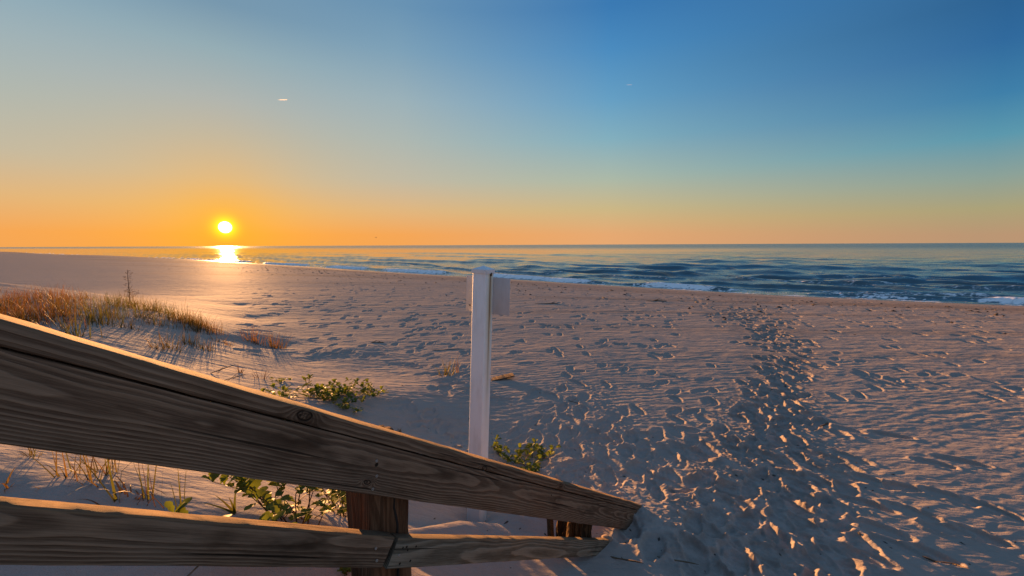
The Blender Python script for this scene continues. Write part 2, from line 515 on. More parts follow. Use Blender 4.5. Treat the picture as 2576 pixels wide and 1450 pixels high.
m_sand, T, B = material('sand')
g_pos = T.node('ShaderNodeNewGeometry').outputs['Position']
shore = T.node('ShaderNodeAttribute', attribute_name='shore').outputs['Fac']
n1 = T.noise(g_pos, .45, 4, .6); n2 = T.noise(g_pos, 9, 4, .6); n3 = T.noise(g_pos, 420, 2, .6)
wob = T.math('MULTIPLY_ADD', T.noise(T.mapping(g_pos, (.16, .16, .16)), 1.0, 3, .5), 7.0, -3.5)
sd = T.math('ADD', shore, wob)
wet = T.math('SUBTRACT', 1.0, T.smooth(sd, 3.0, 9.5))
swash = T.math('SUBTRACT', 1.0, T.smooth(sd, .3, 3.6))
c = T.mix(n1, (.305, .262, .228), (.358, .308, .270))
c = T.mix(T.math('MULTIPLY', n2, .45), c, (.245, .185, .140))
c = T.mix(T.smooth(n3, .56, .72), c, (.20, .145, .105))
c = T.mix(T.smooth(n3, .27, .36), (.50, .42, .35), c)
# bands of damper and drier sand that run along the shore, and shade of the trodden path painted in as a darker colour
tone = T.noise(T.mapping(g_pos, (.012, .13, .1), (0, 0, PSI)), 1.0, 4, .6)
tone2 = T.noise(T.mapping(g_pos, (.06, .7, .4), (0, 0, PSI)), 1.0, 3, .6)
tn = T.math('MULTIPLY', T.math('MAXIMUM', T.smooth(tone, .50, .62), T.math('MULTIPLY', T.smooth(tone2, .54, .66), .6)), T.math('SUBTRACT', 1.0, T.smooth(shore, 29, 36)))
c = T.mix(T.math('MULTIPLY', tn, .62), c, (.185, .140, .108))
trp = T.node('ShaderNodeAttribute', attribute_name='tramp').outputs['Fac']
c = T.mix(T.math('MULTIPLY', T.math('MULTIPLY', trp, T.smooth(n2, .38, .62)), .45), c, (.175, .140, .115))
# dark scatter of wrack crumbs along the last tide line, over an evenly darkened band
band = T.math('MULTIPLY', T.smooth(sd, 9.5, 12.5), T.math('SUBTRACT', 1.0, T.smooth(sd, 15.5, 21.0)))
wr = T.math('MULTIPLY', band, T.smooth(T.noise(T.mapping(g_pos, (1.2, 1.2, 1.2)), 3.0, 5, .75), .60, .68))
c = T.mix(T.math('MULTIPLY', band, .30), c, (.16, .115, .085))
c = T.mix(T.math('MULTIPLY', wr, .75), c, (.10, .075, .055))
c = T.mix(T.math('MULTIPLY', wet, .75), c, (.170, .115, .080))
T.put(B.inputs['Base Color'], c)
ro = T.math('SUBTRACT', T.math('SUBTRACT', .78, T.math('MULTIPLY', wet, .18)), T.math('MULTIPLY', swash, .40))
T.put(B.inputs['Roughness'], ro)
B.inputs['Specular IOR Level'].default_value = .35
bm1 = T.node('ShaderNodeBump'); bm1.inputs['Strength'].default_value = .55; bm1.inputs['Distance'].default_value = .006
T.put(bm1.inputs['Height'], T.noise(g_pos, 60, 5, .7))
bm2 = T.node('ShaderNodeBump'); bm2.inputs['Strength'].default_value = .5; bm2.inputs['Distance'].default_value = .045
T.put(bm2.inputs['Height'], T.math('MULTIPLY', T.noise(T.mapping(g_pos, (2.2, 7.5, 5), (0, 0, R(12))), 1.0, 4, .6), T.smooth(sd, 6, 14)))
bm3 = T.node('ShaderNodeBump'); bm3.inputs['Strength'].default_value = .5; bm3.inputs['Distance'].default_value = .16
T.put(bm3.inputs['Height'], T.math('MULTIPLY', T.noise(T.mapping(g_pos, (.55, 1.5, 1), (0, 0, R(20))), 1.0, 5, .62), T.smooth(sd, 8, 16)))
T.l.new(bm3.outputs[0], bm1.inputs['Normal'])
T.l.new(bm1.outputs[0], bm2.inputs['Normal'])
T.l.new(bm2.outputs[0], B.inputs['Normal'])
df = T.node('ShaderNodeBsdfDiffuse'); T.put(df.inputs[0], c); df.inputs[1].default_value = .6
T.l.new(bm2.outputs[0], df.inputs['Normal'])
ms = T.node('ShaderNodeMixShader'); T.put(ms.inputs[0], T.math('MULTIPLY_ADD', wet, .52, .21))
T.l.new(df.outputs[0], ms.inputs[1]); T.l.new(B.outputs[0], ms.inputs[2]); T.l.new(ms.outputs[0], T.n['Material Output'].inputs[0])
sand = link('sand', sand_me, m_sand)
tag(sand, 'pale rippled beach and dune sand trodden by many feet', kind='structure')

# ------------------------------------------------------------------ the sea
wr_ = [24.0]
while wr_[-1] < 90000:
    r = wr_[-1]
    wr_.append(r + min(max(.10, .2 * r * r / (FPX * CAMZ)), .06 * r + .1))
wrw = np.array(wr_)
wth = np.linspace(R(-70), R(70), 1300)
WX = wrw[:, None] * np.sin(wth)[None, :]; WY = wrw[:, None] * np.cos(wth)[None, :]
WU, WV = uv(WX, WY)
OFF = WU - shore_u(WV)                                    # metres out from the water's edge
WD = np.maximum(np.gradient(wrw)[:, None], (wrw * (wth[1] - wth[0]))[:, None] * .35) * np.ones((1, len(wth)))
wz = np.zeros_like(WX)
rs = random.Random(5)
deep = sstep(OFF, 0, 14)
warp = 1.6 * pnoise(WV / 14, WU / 9, 31) + .5 * pnoise(WV / 4, WU / 3, 32)
for k in range(54):
    lam = .9 * (32 / .9) ** (k / 53)
    a = rs.gauss(R(-30), .24) if lam < 8 else rs.gauss(R(-8), .14)
    kx = 2 * math.pi / lam
    amp_ = .0088 * lam ** .80 * (1 if lam < 9 else .62)
    f_ = 1 - sstep(WD * 2.6 / lam, .6, 1.3)
    phs = kx * ((WU + warp * min(1, lam / 6)) * math.cos(a) + WV * math.sin(a)) + rs.random() * 6.28
    grp = .6 + .8 * np.clip(pnoise(WV / (5 * lam), WU / (4 * lam), 40 + k % 7) + .3, 0, 1)
    wz += amp_ * np.sin(phs) * f_ * grp
wz *= (.22 + .78 * deep) * (1 - .5 * sstep(WV, 5, 110) * (1 - sstep(OFF, 45, 200)))
foam = np.zeros_like(WX)


def breaker(off, h, wf, wb, vlen, seed, thr, foamy=0.0, wander=2.0):
    global wz, foam
    lo = off + wander * pnoise(WV / 17, np.zeros_like(WV), seed) * 1.4 + .4 * wander * pnoise(WV / 4.5, np.zeros_like(WV), seed + 1)
    s = OFF - lo
    env = sstep(pnoise(WV / vlen, np.full_like(WV, .37), seed + 2), thr - .25, thr + .25)
    prof = np.where(s < 0, np.exp(-(s / wf) ** 2), np.exp(-(s / wb) ** 2))
    wz += h * env * prof - .35 * h * env * np.exp(-((s + 2.4 * wf) / (1.6 * wf)) ** 2)
    if foamy:
        f = np.exp(-((s + .6 * wf) / (1.7 * wf)) ** 2) * sstep(env, .5, .95)
        foam = np.maximum(foam, foamy * f)


breaker(2.6, .34, .5, 1.2, 11, 50, -.30, 1.0, 1.0)
breaker(5.6, .20, .45, 1.2, 9, 53, .10, .5, 1.6)
breaker(8.0, .24, .5, 1.5, 13, 56, .05, .0, 2.2)
breaker(12.5, .24, .5, 1.7, 16, 59, -.2, .35, 2.6)
breaker(18, .38, .75, 2.4, 30, 62, -.4, .0, 2.6)
breaker(25, .34, .8, 2.6, 18, 65, .05, .25, 3)
breaker(33, .42, 1.0, 3.2, 45, 68, -.35, .0, 3.5)
breaker(47, .38, 1.3, 4.0, 34, 71, .0, .0, 4)
breaker(70, .40, 1.8, 5.5, 50, 74, .0, .0, 5)
breaker(105, .42, 2.6, 8, 80, 77, .0, .0, 6)
# thin swash sheet and the broken water behind it
pat = pnoise(WV / .9, WU / .5, 80) + .6 * pnoise(WV / .3, WU / .2, 81)
edge = .25 + .5 * pnoise(WV / 5, np.zeros_like(WV), 82)
foam = np.maximum(foam, .9 * np.exp(-((OFF - edge) / .4) ** 2) * sstep(pnoise(WV / 3.1, WU / 2.0, 85) + .5 * pnoise(WV / .9, WU / .6, 86), -.35, .3))
foam = np.maximum(foam, .85 * sstep(pat + .5 * pnoise(WV / 4, WU / 2, 87), .0, .4) * np.exp(-((OFF - 1.9) / 1.5) ** 2))
foam = np.maximum(foam, .35 * sstep(pat, .35, .7) * (1 - sstep(OFF, 3, 16)) * sstep(pnoise(WV / 7, WU / 3, 83), 0, .35))
wz += foam * .05 * (pnoise(WV / .25, WU / .25, 84) + .5) * (1 - sstep(WD / .25, .6, 1.4))
wz = np.where(OFF < 0, np.minimum(wz * .3, .0) - .02, wz * sstep(OFF, -.3, 1.2) + .01)
widx = np.arange(WX.size, dtype=np.int32).reshape(WX.shape)
wf_ = np.stack([widx[:-1, :-1], widx[:-1, 1:], widx[1:, 1:], widx[1:, :-1]], -1)
keep = (OFF[1:, 1:] > -3.0)
wf_ = wf_[keep]
used = np.zeros(WX.size, bool); used[wf_.ravel()] = True
remap = np.cumsum(used).astype(np.int32) - 1
sea_me = mesh_np('sea', np.stack([WX, WY, wz], -1).reshape(-1, 3)[used], remap[wf_].reshape(-1, 4))
attr(sea_me, 'foam', foam.ravel()[used]); attr(sea_me, 'out', OFF.ravel()[used])
m_sea, T, B = material('sea_water')
pos = T.node('ShaderNodeNewGeometry').outputs['Position']
pr = T.mapping(pos, (1, 1, 1), (0, 0, R(6)))              # x along the shore, y out to sea
fo = T.node('ShaderNodeAttribute', attribute_name='foam').outputs['Fac']
ou = T.node('ShaderNodeAttribute', attribute_name='out').outputs['Fac']
fn = T.noise(T.mapping(pr, (1.5, 4.0, 1)), 1.0, 6, .72)
ff = T.smooth(T.math('MULTIPLY_ADD', T.math('SUBTRACT', fn, .5), 3.0, fo), .42, .80)
cw = T.mix(T.smooth(ou, 0, 30), (.060, .095, .100), (.040, .082, .104))
T.put(B.inputs['Base Color'], T.mix(ff, cw, (.86, .84, .82)))
lull = T.math('MAXIMUM', T.math('SUBTRACT', 1.0, T.math('MULTIPLY', T.smooth(T.vmath('DOT_PRODUCT', pos, (float(AV[0]), float(AV[1]), 0)), 8, 120), .90)), T.smooth(ou, 110, 480))
T.put(B.inputs['Roughness'], T.math('MULTIPLY_ADD', ff, .7, T.math('MULTIPLY_ADD', T.math('MULTIPLY', lull, T.smooth(ou, 20, 700)), .17, .07)))
B.inputs['IOR'].default_value = 1.333
b1 = T.node('ShaderNodeBump'); b1.inputs['Strength'].default_value = .8; b1.inputs['Distance'].default_value = .08
T.put(b1.inputs['Height'], T.noise(T.mapping(pr, (.7, 3.0, 1)), 1.0, 5, .5))
b2 = T.node('ShaderNodeBump'); b2.inputs['Strength'].default_value = .8; b2.inputs['Distance'].default_value = 1.3
T.put(b2.inputs['Height'], T.math('MULTIPLY', T.noise(T.mapping(pr, (.025, .17, 1)), 1.0, 6, .52), T.smooth(ou, 15, 90)))
lull = T.math('MAXIMUM', T.math('SUBTRACT', 1.0, T.math('MULTIPLY', T.smooth(T.vmath('DOT_PRODUCT', pos, (float(AV[0]), float(AV[1]), 0)), 8, 120), .90)), T.smooth(ou, 110, 480))
T.put(b1.inputs['Strength'], T.math('MULTIPLY', lull, .8)); T.put(b2.inputs['Strength'], T.math('MULTIPLY', lull, .8))
T.l.new(b2.outputs[0], b1.inputs['Normal'])
T.l.new(b1.outputs[0], B.inputs['Normal'])
sea = link('sea', sea_me, m_sea)
tag(sea, 'blue green sea with low swells and a foaming edge', kind='structure')

# ------------------------------------------------------------------ weathered timber
def wood(name, dark, light, ring=.0075, center=(.05, .0), warp=.012, wx=.55, knots=(), dots=(), grain_x=.018, contrast=1.0, axis=0, lit_top=True):
    """growth rings round an axis behind the board; long axis = local x (axis 0) or z (axis 2)"""
    m, T, B = material(name)
    co = T.node('ShaderNodeTexCoord').outputs['Object']
    se = T.node('ShaderNodeSeparateXYZ'); T.put(se.inputs[0], co)
    X, Y, Zc = se.outputs if axis == 0 else (se.outputs[2], se.outputs[0], se.outputs[1])
    cb = T.node('ShaderNodeCombineXYZ'); T.put(cb.inputs[0], X); T.put(cb.inputs[1], Y); T.put(cb.inputs[2], Zc)
    vec = cb.outputs[0]
    slow = T.math('SUBTRACT', T.noise(T.mapping(vec, (wx, 2.2, 2.2)), 1.0, 2, .5), .5)
    slow2 = T.math('SUBTRACT', T.noise(T.mapping(vec, (2.6, 9, 9)), 1.0, 3, .5), .5)
    yy = T.math('SUBTRACT', Y, center[0]); zz = T.math('SUBTRACT', Zc, center[1])
    rr = T.math('SQRT', T.math('ADD', T.math('MULTIPLY', yy, yy), T.math('MULTIPLY', zz, zz)))
    rr = T.math('ADD', rr, T.math('ADD', T.math('MULTIPLY', slow, warp * 6), T.math('MULTIPLY', slow2, warp)))
    kd = None
    for (kx, kz, ka, kb) in knots:
        dx = T.math('DIVIDE', T.math('SUBTRACT', X, kx), ka); dz = T.math('DIVIDE', T.math('SUBTRACT', Zc, kz), kb)
        d = T.math('SQRT', T.math('ADD', T.math('MULTIPLY', dx, dx), T.math('MULTIPLY', dz, dz)))
        rr = T.math('ADD', rr, T.math('MULTIPLY', T.math('EXPONENT', T.math('MULTIPLY', T.math('MULTIPLY', d, d), -.35)), .022))
        dn = T.math('ADD', d, T.math('MULTIPLY', slow2, 1.2))
        ringk = T.math('EXPONENT', T.math('MULTIPLY', T.math('POWER', T.math('DIVIDE', T.math('ABSOLUTE', T.math('SUBTRACT', dn, 1.0)), .16), 2.0), -1.0))
        core = T.math('MULTIPLY', T.math('SUBTRACT', 1.0, T.smooth(dn, .75, 1.05)), T.smooth(T.noise(vec, 130, 3, .6), .45, .62))
        k_ = T.math('MAXIMUM', ringk, T.math('MULTIPLY', core, .8))
        kd = k_ if kd is None else T.math('MAXIMUM', kd, k_)
    for (kx, kz, ka) in dots:
        dx = T.math('SUBTRACT', X, kx); dz = T.math('SUBTRACT', Zc, kz)
        d = T.math('SQRT', T.math('ADD', T.math('MULTIPLY', dx, dx), T.math('MULTIPLY', dz, dz)))
        k_ = T.math('SUBTRACT', 1.0, T.smooth(d, ka * .7, ka * 1.2))
        kd = k_ if kd is None else T.math('MAXIMUM', kd, k_)
    ph = T.math('FRACT', T.math('DIVIDE', rr, ring))
    line = T.math('MULTIPLY', T.smooth(ph, .25, .80), T.math('SUBTRACT', 1.0, T.smooth(ph, .88, 1.0)))   # late wood ridge
    fib = T.noise(T.mapping(vec, (9, 330, 330)), 1.0, 4, .75)
    fib2 = T.noise(T.mapping(vec, (1.6, 40, 40)), 1.0, 3, .6)
    crack = T.math('SUBTRACT', 1.0, T.smooth(T.noise(T.mapping(vec, (1.2, 90, 90), (0, 0, 0), (3.1, 1.7, .3)), 1.0, 2, .5), .27, .33))
    blot = T.noise(T.mapping(vec, (3, 8, 8)), 1.0, 4, .6)
    f = T.math('MULTIPLY_ADD', line, .58 * contrast, T.math('MULTIPLY_ADD', T.smooth(fib, .36, .64), .36, .14))
    f = T.math('SUBTRACT', T.math('SUBTRACT', f, .17), T.math('MULTIPLY', T.math('SUBTRACT', fib2, .5), .7))
    col = T.mix(T.math('ADD', f, 0, clamp=True), dark, light)
    col = T.mix(T.smooth(blot, .52, .80), col, [v * .55 for v in dark])
    col = T.mix(T.math('MULTIPLY', crack, .8), col, (.012, .009, .007))
    if kd is not None: col = T.mix(T.math('MULTIPLY', kd, .92), col, (.010, .008, .007))
    if axis == 0 and lit_top:
        top = T.math('MULTIPLY', T.smooth(Zc, -.0075, -.0035), T.math('MULTIPLY_ADD', f, .6, .45))  # sunlit look of the upper face painted into the colour, paler than the sides
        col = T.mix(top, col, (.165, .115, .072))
    T.put(B.inputs['Base Color'], col)
    B.inputs['Roughness'].default_value = .95
    B.inputs['Specular IOR Level'].default_value = .03
    hh = T.math('ADD', T.math('MULTIPLY', line, .7), T.math('MULTIPLY', fib, .5))
    hh = T.math('SUBTRACT', hh, crack)
    if kd is not None: hh = T.math('SUBTRACT', hh, T.math('MULTIPLY', kd, 1.4))
    bp = T.node('ShaderNodeBump'); bp.inputs['Strength'].default_value = .9; bp.inputs['Distance'].default_value = .0022
    T.put(bp.inputs['Height'], hh); T.l.new(bp.outputs[0], B.inputs['Normal'])
    return m


def board_mesh(name, L, Tk, Hh, nx=60, bev=.004, rag=.0012, seed=0, bow=0.0):
    """x 0..L, y 0..Tk (away from the stair), z -Hh..0; worn, slightly uneven edges"""
    prof = []
    for (cy, cz, a0) in ((Tk - bev, -bev, 0), (bev, -bev, 90), (bev, -Hh + bev, 180), (Tk - bev, -Hh + bev, 270)):
        for k in range(3):
            a = R(a0 + 45 * k)
            prof.append((cy + bev * math.cos(a), cz + bev * math.sin(a)))
    prof = np.array(prof); n = len(prof)
    xs = np.linspace(0, L, nx)
    P = np.zeros((nx, n, 3))
    P[:, :, 0] = xs[:, None]; P[:, :, 1] = prof[None, :, 0]; P[:, :, 2] = prof[None, :, 1]
    for j in range(n):
        P[:, j, 1] += rag * 1.6 * pnoise(xs * 9, np.full(nx, j * .61 + seed), 90)
        P[:, j, 2] += rag * 1.6 * pnoise(xs * 11, np.full(nx, j * .47 + seed + 9), 91)
    P[:, :, 2] += bow * (np.sin(np.pi * xs / L))[:, None]
    id_ = np.arange(nx * n).reshape(nx, n)
    q = np.stack([id_[:-1], np.roll(id_, -1, 1)[:-1], np.roll(id_, -1, 1)[1:], id_[1:]], -1).reshape(-1, 4)
    me = bpy.data.meshes.new(name)
    fs = [tuple(r) for r in q.tolist()] + [tuple(id_[0].tolist()), tuple(id_[-1][::-1].tolist())]
    me.from_pydata(P.reshape(-1, 3).tolist(), [], fs)
    me.update()
    bm = bmesh.new(); bm.from_mesh(me); bmesh.ops.recalc_face_normals(bm, faces=bm.faces); bm.to_mesh(me); bm.free()
    for p in me.polygons: p.use_smooth = len(p.vertices) == 4
    try: me.set_sharp_from_angle(angle=R(30))
    except Exception: pass
    return me


HEAD = math.atan2(AX[1], AX[0])
DV = 1.034                                  # the rail's face runs this far to the left of the eye
rail = empty('stair_handrail', (*xy(.70, DV + .10), ground(*xy(.70, DV + .10))), HEAD)
tag(rail, 'weathered timber stair handrail running down into the sand', 'handrail')
bpy.context.view_layer.update()
RINV = rail.matrix_world.inverted()


def on_rail(o, u, v, zrel, slope):
    """place a child so that its local x runs down the stair from (u, v, height)"""
    x, y = xy(u, v)
    M = Matrix.Translation((x, y, zrel + CAMZ)) @ Matrix.Rotation(HEAD, 4, 'Z') @ Matrix.Rotation(math.atan(slope), 4, 'Y')
    o.parent = rail; o.matrix_parent_inverse = Matrix.Identity(4)
    o.matrix_local = RINV @ M
    return o


S1, S2, S3 = .645, .681, .615
C1, C2, C3 = (math.cos(math.atan(s)) for s in (S1, S2, S3))
U0 = -1.1
D1 = (.082, .050, .033); L1 = (.245, .162, .108)
capL = (2.87 - U0) / C1
def cap_u(u): return (u - U0) / C1
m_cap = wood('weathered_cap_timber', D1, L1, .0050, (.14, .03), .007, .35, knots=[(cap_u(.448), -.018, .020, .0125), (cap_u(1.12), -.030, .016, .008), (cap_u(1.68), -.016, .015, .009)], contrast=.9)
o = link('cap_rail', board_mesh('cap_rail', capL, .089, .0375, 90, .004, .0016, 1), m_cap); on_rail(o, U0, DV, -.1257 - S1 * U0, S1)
m_beam = wood('weathered_beam_timber', (.082, .050, .033), (.240, .158, .105), .0046, (.085, -.045), .012, .5, knots=[(cap_u(.66), -.105 - .0, .013, .006)], dots=[(cap_u(.665), -.055, .006), (cap_u(1.6), -.03, .004)], lit_top=False)
beam = link('side_board', board_mesh('side_board', (2.80 - U0) / C1, .038, .1385, 90, .003, .0012, 2), m_beam); on_rail(beam, U0, DV + .001, -.1257 - .0412 / C1 - S1 * U0, S1)
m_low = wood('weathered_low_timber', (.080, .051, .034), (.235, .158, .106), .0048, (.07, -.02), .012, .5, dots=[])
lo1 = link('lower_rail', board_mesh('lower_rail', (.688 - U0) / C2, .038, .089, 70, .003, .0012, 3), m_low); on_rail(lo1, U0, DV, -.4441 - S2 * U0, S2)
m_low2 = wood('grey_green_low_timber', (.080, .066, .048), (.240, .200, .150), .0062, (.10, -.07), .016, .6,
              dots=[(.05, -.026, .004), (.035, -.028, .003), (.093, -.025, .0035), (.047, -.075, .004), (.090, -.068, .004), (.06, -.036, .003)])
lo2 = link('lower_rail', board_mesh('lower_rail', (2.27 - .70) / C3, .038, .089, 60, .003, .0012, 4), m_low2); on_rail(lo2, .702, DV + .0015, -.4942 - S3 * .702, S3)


def post_mesh(name, w, h, seed, twist=0.0, rough=.002, taper=0.0, n=10, nz=40):
    """square post with a split and worn corners, base at z=0"""
    ring = []
    bev = .008
    hw = w / 2
    for (cx, cy, a0) in ((hw - bev, hw - bev, 0), (-hw + bev, hw - bev, 90), (-hw + bev, -hw + bev, 180), (hw - bev, -hw + bev, 270)):
        pts = [(cx + bev * math.cos(R(a0 + 45 * k)), cy + bev * math.sin(R(a0 + 45 * k))) for k in range(3)]
        ring += pts
        # points along the next side
        nx_, ny_ = {0: (-1, 0), 90: (0, -1), 180: (1, 0), 270: (0, 1)}[a0]
        L = w - 2 * bev
        for k in range(1, n):
            ring.append((pts[-1][0] + nx_ * L * k / n, pts[-1][1] + ny_ * L * k / n))
    ring = np.array(ring); m = len(ring)
    zs = np.linspace(0, h, nz)
    P = np.zeros((nz, m, 3))
    for i, z in enumerate(zs):
        a = twist * z / h; s = 1 - taper * z / h
        c_, s_ = math.cos(a), math.sin(a)
        d = 1 + rough / hw * 6 * pnoise(np.arange(m) * .37 + seed, np.full(m, z * 3.0), 95) + rough / hw * 3 * pnoise(np.arange(m) * 1.3 + seed, np.full(m, z * 1.2), 96)
        rx, ry = ring[:, 0] * d * s, ring[:, 1] * d * s
        P[i, :, 0] = rx * c_ - ry * s_; P[i, :, 1] = rx * s_ + ry * c_; P[i, :, 2] = z
    P[-1, :, 2] += min(rough, .004) * 8 * pnoise(ring[:, 0] / .04 + seed, ring[:, 1] / .04, 97)
    id_ = np.arange(nz * m).reshape(nz, m)
    q = np.stack([id_[:-1], np.roll(id_, -1, 1)[:-1], np.roll(id_, -1, 1)[1:], id_[1:]], -1).reshape(-1, 4)
    V = P.reshape(-1, 3).tolist(); V.append([0, 0, float(P[-1, :, 2].mean())])
    F = [tuple(r) for r in q.tolist()] + [(int(id_[-1, j]), int(id_[-1, (j + 1) % m]), len(V) - 1) for j in range(m)]
    me = bpy.data.meshes.new(name); me.from_pydata(V, [], F); me.update()
    bm = bmesh.new(); bm.from_mesh(me); bmesh.ops.recalc_face_normals(bm, faces=bm.faces); bm.to_mesh(me); bm.free()
    for p in me.polygons: p.use_smooth = True
    try: me.set_sharp_from_angle(angle=R(40))
    except Exception: pass
    return me


m_post = wood('brown_post_timber', (.060, .030, .017), (.190, .105, .060), .011, (.02, .25), .020, .3, axis=2, contrast=.8, dots=[])
pu = .701; pv = DV + .0395 + .0705
px_, py_ = xy(pu, pv); pz = ground(px_, py_) - .25
po = link('post', post_mesh('post', .140, (-.1257 - S1 * pu - .045 + CAMZ) - pz, 3), m_post)
po.parent = rail; po.matrix_local = RINV @ (Matrix.Translation((px_, py_, pz)) @ Matrix.Rotation(HEAD, 4, 'Z'))
# long drying crack down the face of the post
ck = bpy.data.meshes.new('crack')
zt = -.1257 - S1 * pu - .045 + CAMZ - pz
cv = []; nz_ = 26
for i in range(nz_):
    z = .1 + (zt - .12) * i / (nz_ - 1)
    cx = .022 + .006 * math.sin(i * .55) + .003 * math.sin(i * 1.9)
    w_ = .0022 + .0012 * math.sin(i * .8)
    cv += [(cx - w_, -.0722, z), (cx + w_, -.0722, z), (cx + w_, -.064, z), (cx - w_, -.064, z)]
cf = []
for i in range(nz_ - 1):
    for j in range(4): cf.append((4 * i + j, 4 * i + (j + 1) % 4, 4 * i + 4 + (j + 1) % 4, 4 * i + 4 + j))
ck.from_pydata(cv, [], cf); ck.update()
m_dark, T, B = material('dark_gap')
B.inputs['Base Color'].default_value = (.008, .006, .005, 1); B.inputs['Roughness'].default_value = 1
T.put(B.inputs['Base Color'], T.mix(T.noise(T.node('ShaderNodeTexCoord').outputs['Object'], 90), (.006, .004, .003), (.014, .010, .008)))
cko = link('crack', ck, m_dark, po)

m_old = wood('rotten_post_timber', (.022, .015, .010), (.140, .085, .045), .009, (.03, .03), .03, 1.2, axis=2, contrast=1.0)
pu2, pv2 = 2.03, DV + .15
p2x, p2y = xy(pu2, pv2); p2z = ground(p2x, p2y) - .4
p2 = link('post', post_mesh('post', .15, (-.1257 - S1 * pu2 - .11 + CAMZ) - p2z, 8, R(10), .008, .05), m_old)
p2['label'] = 'dark rotten split post near the buried end'
P2W = Matrix.Translation((p2x, p2y, p2z)) @ Matrix.Rotation(HEAD + R(-38), 4, 'Z') @ Matrix.Rotation(R(4), 4, 'Y')
p2.parent = rail; p2.matrix_local = RINV @ P2W
spl = link('splinter', board_mesh('splinter', .36, .024, .055, 24, .006, .004, 6), m_old)
spl.parent = p2; spl.matrix_local = P2W.inverted() @ (Matrix.Translation((*xy(pu2 - .122, pv2 + .03), p2z + .42)) @ Matrix.Rotation(HEAD + R(60), 4, 'Z') @ Matrix.Rotation(R(-82), 4, 'Y'))

# screws in the boards
m_steel, T, B = material('galvanised_steel')
T.put(B.inputs['Base Color'], T.mix(T.noise(T.node('ShaderNodeTexCoord').outputs['Object'], 400), (.36, .35, .33), (.16, .13, .11)))
B.inputs['Metallic'].default_value = .8; B.inputs['Roughness'].default_value = .5
def screw_mesh(r=.0048):
    bm = bmesh.new()
    prof = [(.0, -.0008), (.0016, -.0008), (.0018, .0006), (.0042, .0010), (r, .0), (r * .8, -.004)]
    rings = []
    for rad, z in prof:
        rings.append([bm.verts.new((rad * math.cos(a * math.pi / 6), -z, rad * math.sin(a * math.pi / 6))) for a in range(12)] if rad > 0 else [bm.verts.new((0, -z, 0))])
    for a, b in zip(rings[:-1], rings[1:]):
        for k in range(12):
            if len(a) == 1: bm.faces.new((a[0], b[k], b[(k + 1) % 12]))
            else: bm.faces.new((a[k], b[k], b[(k + 1) % 12], a[(k + 1) % 12]))
    bmesh.ops.recalc_face_normals(bm, faces=bm.faces)
    me = bpy.data.meshes.new('screw'); bm.to_mesh(me); bm.free()
    for p in me.polygons: p.use_smooth = True
    return me
scm = screw_mesh(); scm.materials.append(m_steel)
for host, hs, pts in ((beam, S1, [(cap_u(.66), -.045), (cap_u(.68), -.085), (cap_u(.685), -.122)]), (lo1, S2, [((.64 - U0) / C2, -.035), ((.66 - U0) / C2, -.068)]), (lo2, S3, [(.03, -.05)])):
    for (lx, lz) in pts:
        s_ = link('screw', scm, None, host); s_.location = (lx, -.0012, lz)

# ------------------------------------------------------------------ white post with a small sign
def px_line(a, b): return a, b
wpx, wpy = xy(*POST_UV)
wpz = ground(wpx, wpy)
sgn = empty('sign_post', (wpx, wpy, wpz), HEAD)
tag(sgn, 'white square post with pointed cap, rust streak and a small sign panel', 'post')
a_, f_, u_ = ray(1216, 683)
tz = u_ * (wpy / f_)                      # height of the top of the sleeve relative to the eye
HP = CAMZ + float(tz) - wpz
lean_x = float(a_ * (wpy / f_)) - wpx
sgn.rotation_mode = 'XYZ'
axis = Vector((0, 1, 0))
sgn.matrix_world = Matrix.Translation((wpx, wpy, wpz)) @ Matrix.Rotation(math.atan2(lean_x, HP), 4, 'Y') @ Matrix.Rotation(HEAD + R(12), 4, 'Z')
WP = .110
m_white, T, B = material('white_vinyl')
co = T.node('ShaderNodeTexCoord').outputs['Object']
se = T.node('ShaderNodeSeparateXYZ'); T.put(se.inputs[0], co)
grime = T.noise(T.mapping(co, (14, 14, 3)), 1.0, 5, .65)
vc = T.mix(T.smooth(grime, .45, .75), (.70, .725, .745), (.59, .595, .59))
low = T.math('SUBTRACT', 1.0, T.smooth(T.math('ADD', se.outputs[2], T.math('MULTIPLY', grime, .3)), .12, .55))
vc = T.mix(T.math('MULTIPLY', low, .35), vc, (.52, .46, .38))
# rust run on the face that looks back to the stair, fed by the bolt under the cap
rx = T.math('ADD', T.math('SUBTRACT', se.outputs[0], .006), T.math('MULTIPLY', T.math('SUBTRACT', T.noise(T.mapping(co, (1, 1, 4)), 1.0, 2), .5), .006))
onf = T.math('LESS_THAN', se.outputs[1], -.05)
run = T.math('EXPONENT', T.math('MULTIPLY', T.math('POWER', T.math('DIVIDE', T.math('ABSOLUTE', rx), .0095), 2.0), -1.0))
run = T.math('MULTIPLY', T.math('MULTIPLY', run, onf), T.smooth(se.outputs[2], HP - 1.15, HP - .15))
halo = T.math('EXPONENT', T.math('MULTIPLY', T.math('POWER', T.math('DIVIDE', T.math('ABSOLUTE', rx), .034), 2.0), -1.0))
halo = T.math('MULTIPLY', T.math('MULTIPLY', halo, onf), T.math('MULTIPLY', T.smooth(se.outputs[2], HP - 1.5, HP - .1), .8))
vc = T.mix(halo, vc, (.50, .42, .22))
vc = T.mix(T.math('MULTIPLY', run, .9), vc, (.16, .060, .014))
T.put(B.inputs['Base Color'], vc)
B.inputs['Roughness'].default_value = .6
bp = T.node('ShaderNodeBump'); bp.inputs['Strength'].default_value = .15; bp.inputs['Distance'].default_value = .002
T.put(bp.inputs['Height'], T.noise(co, 30, 4)); T.l.new(bp.outputs[0], B.inputs['Normal'])


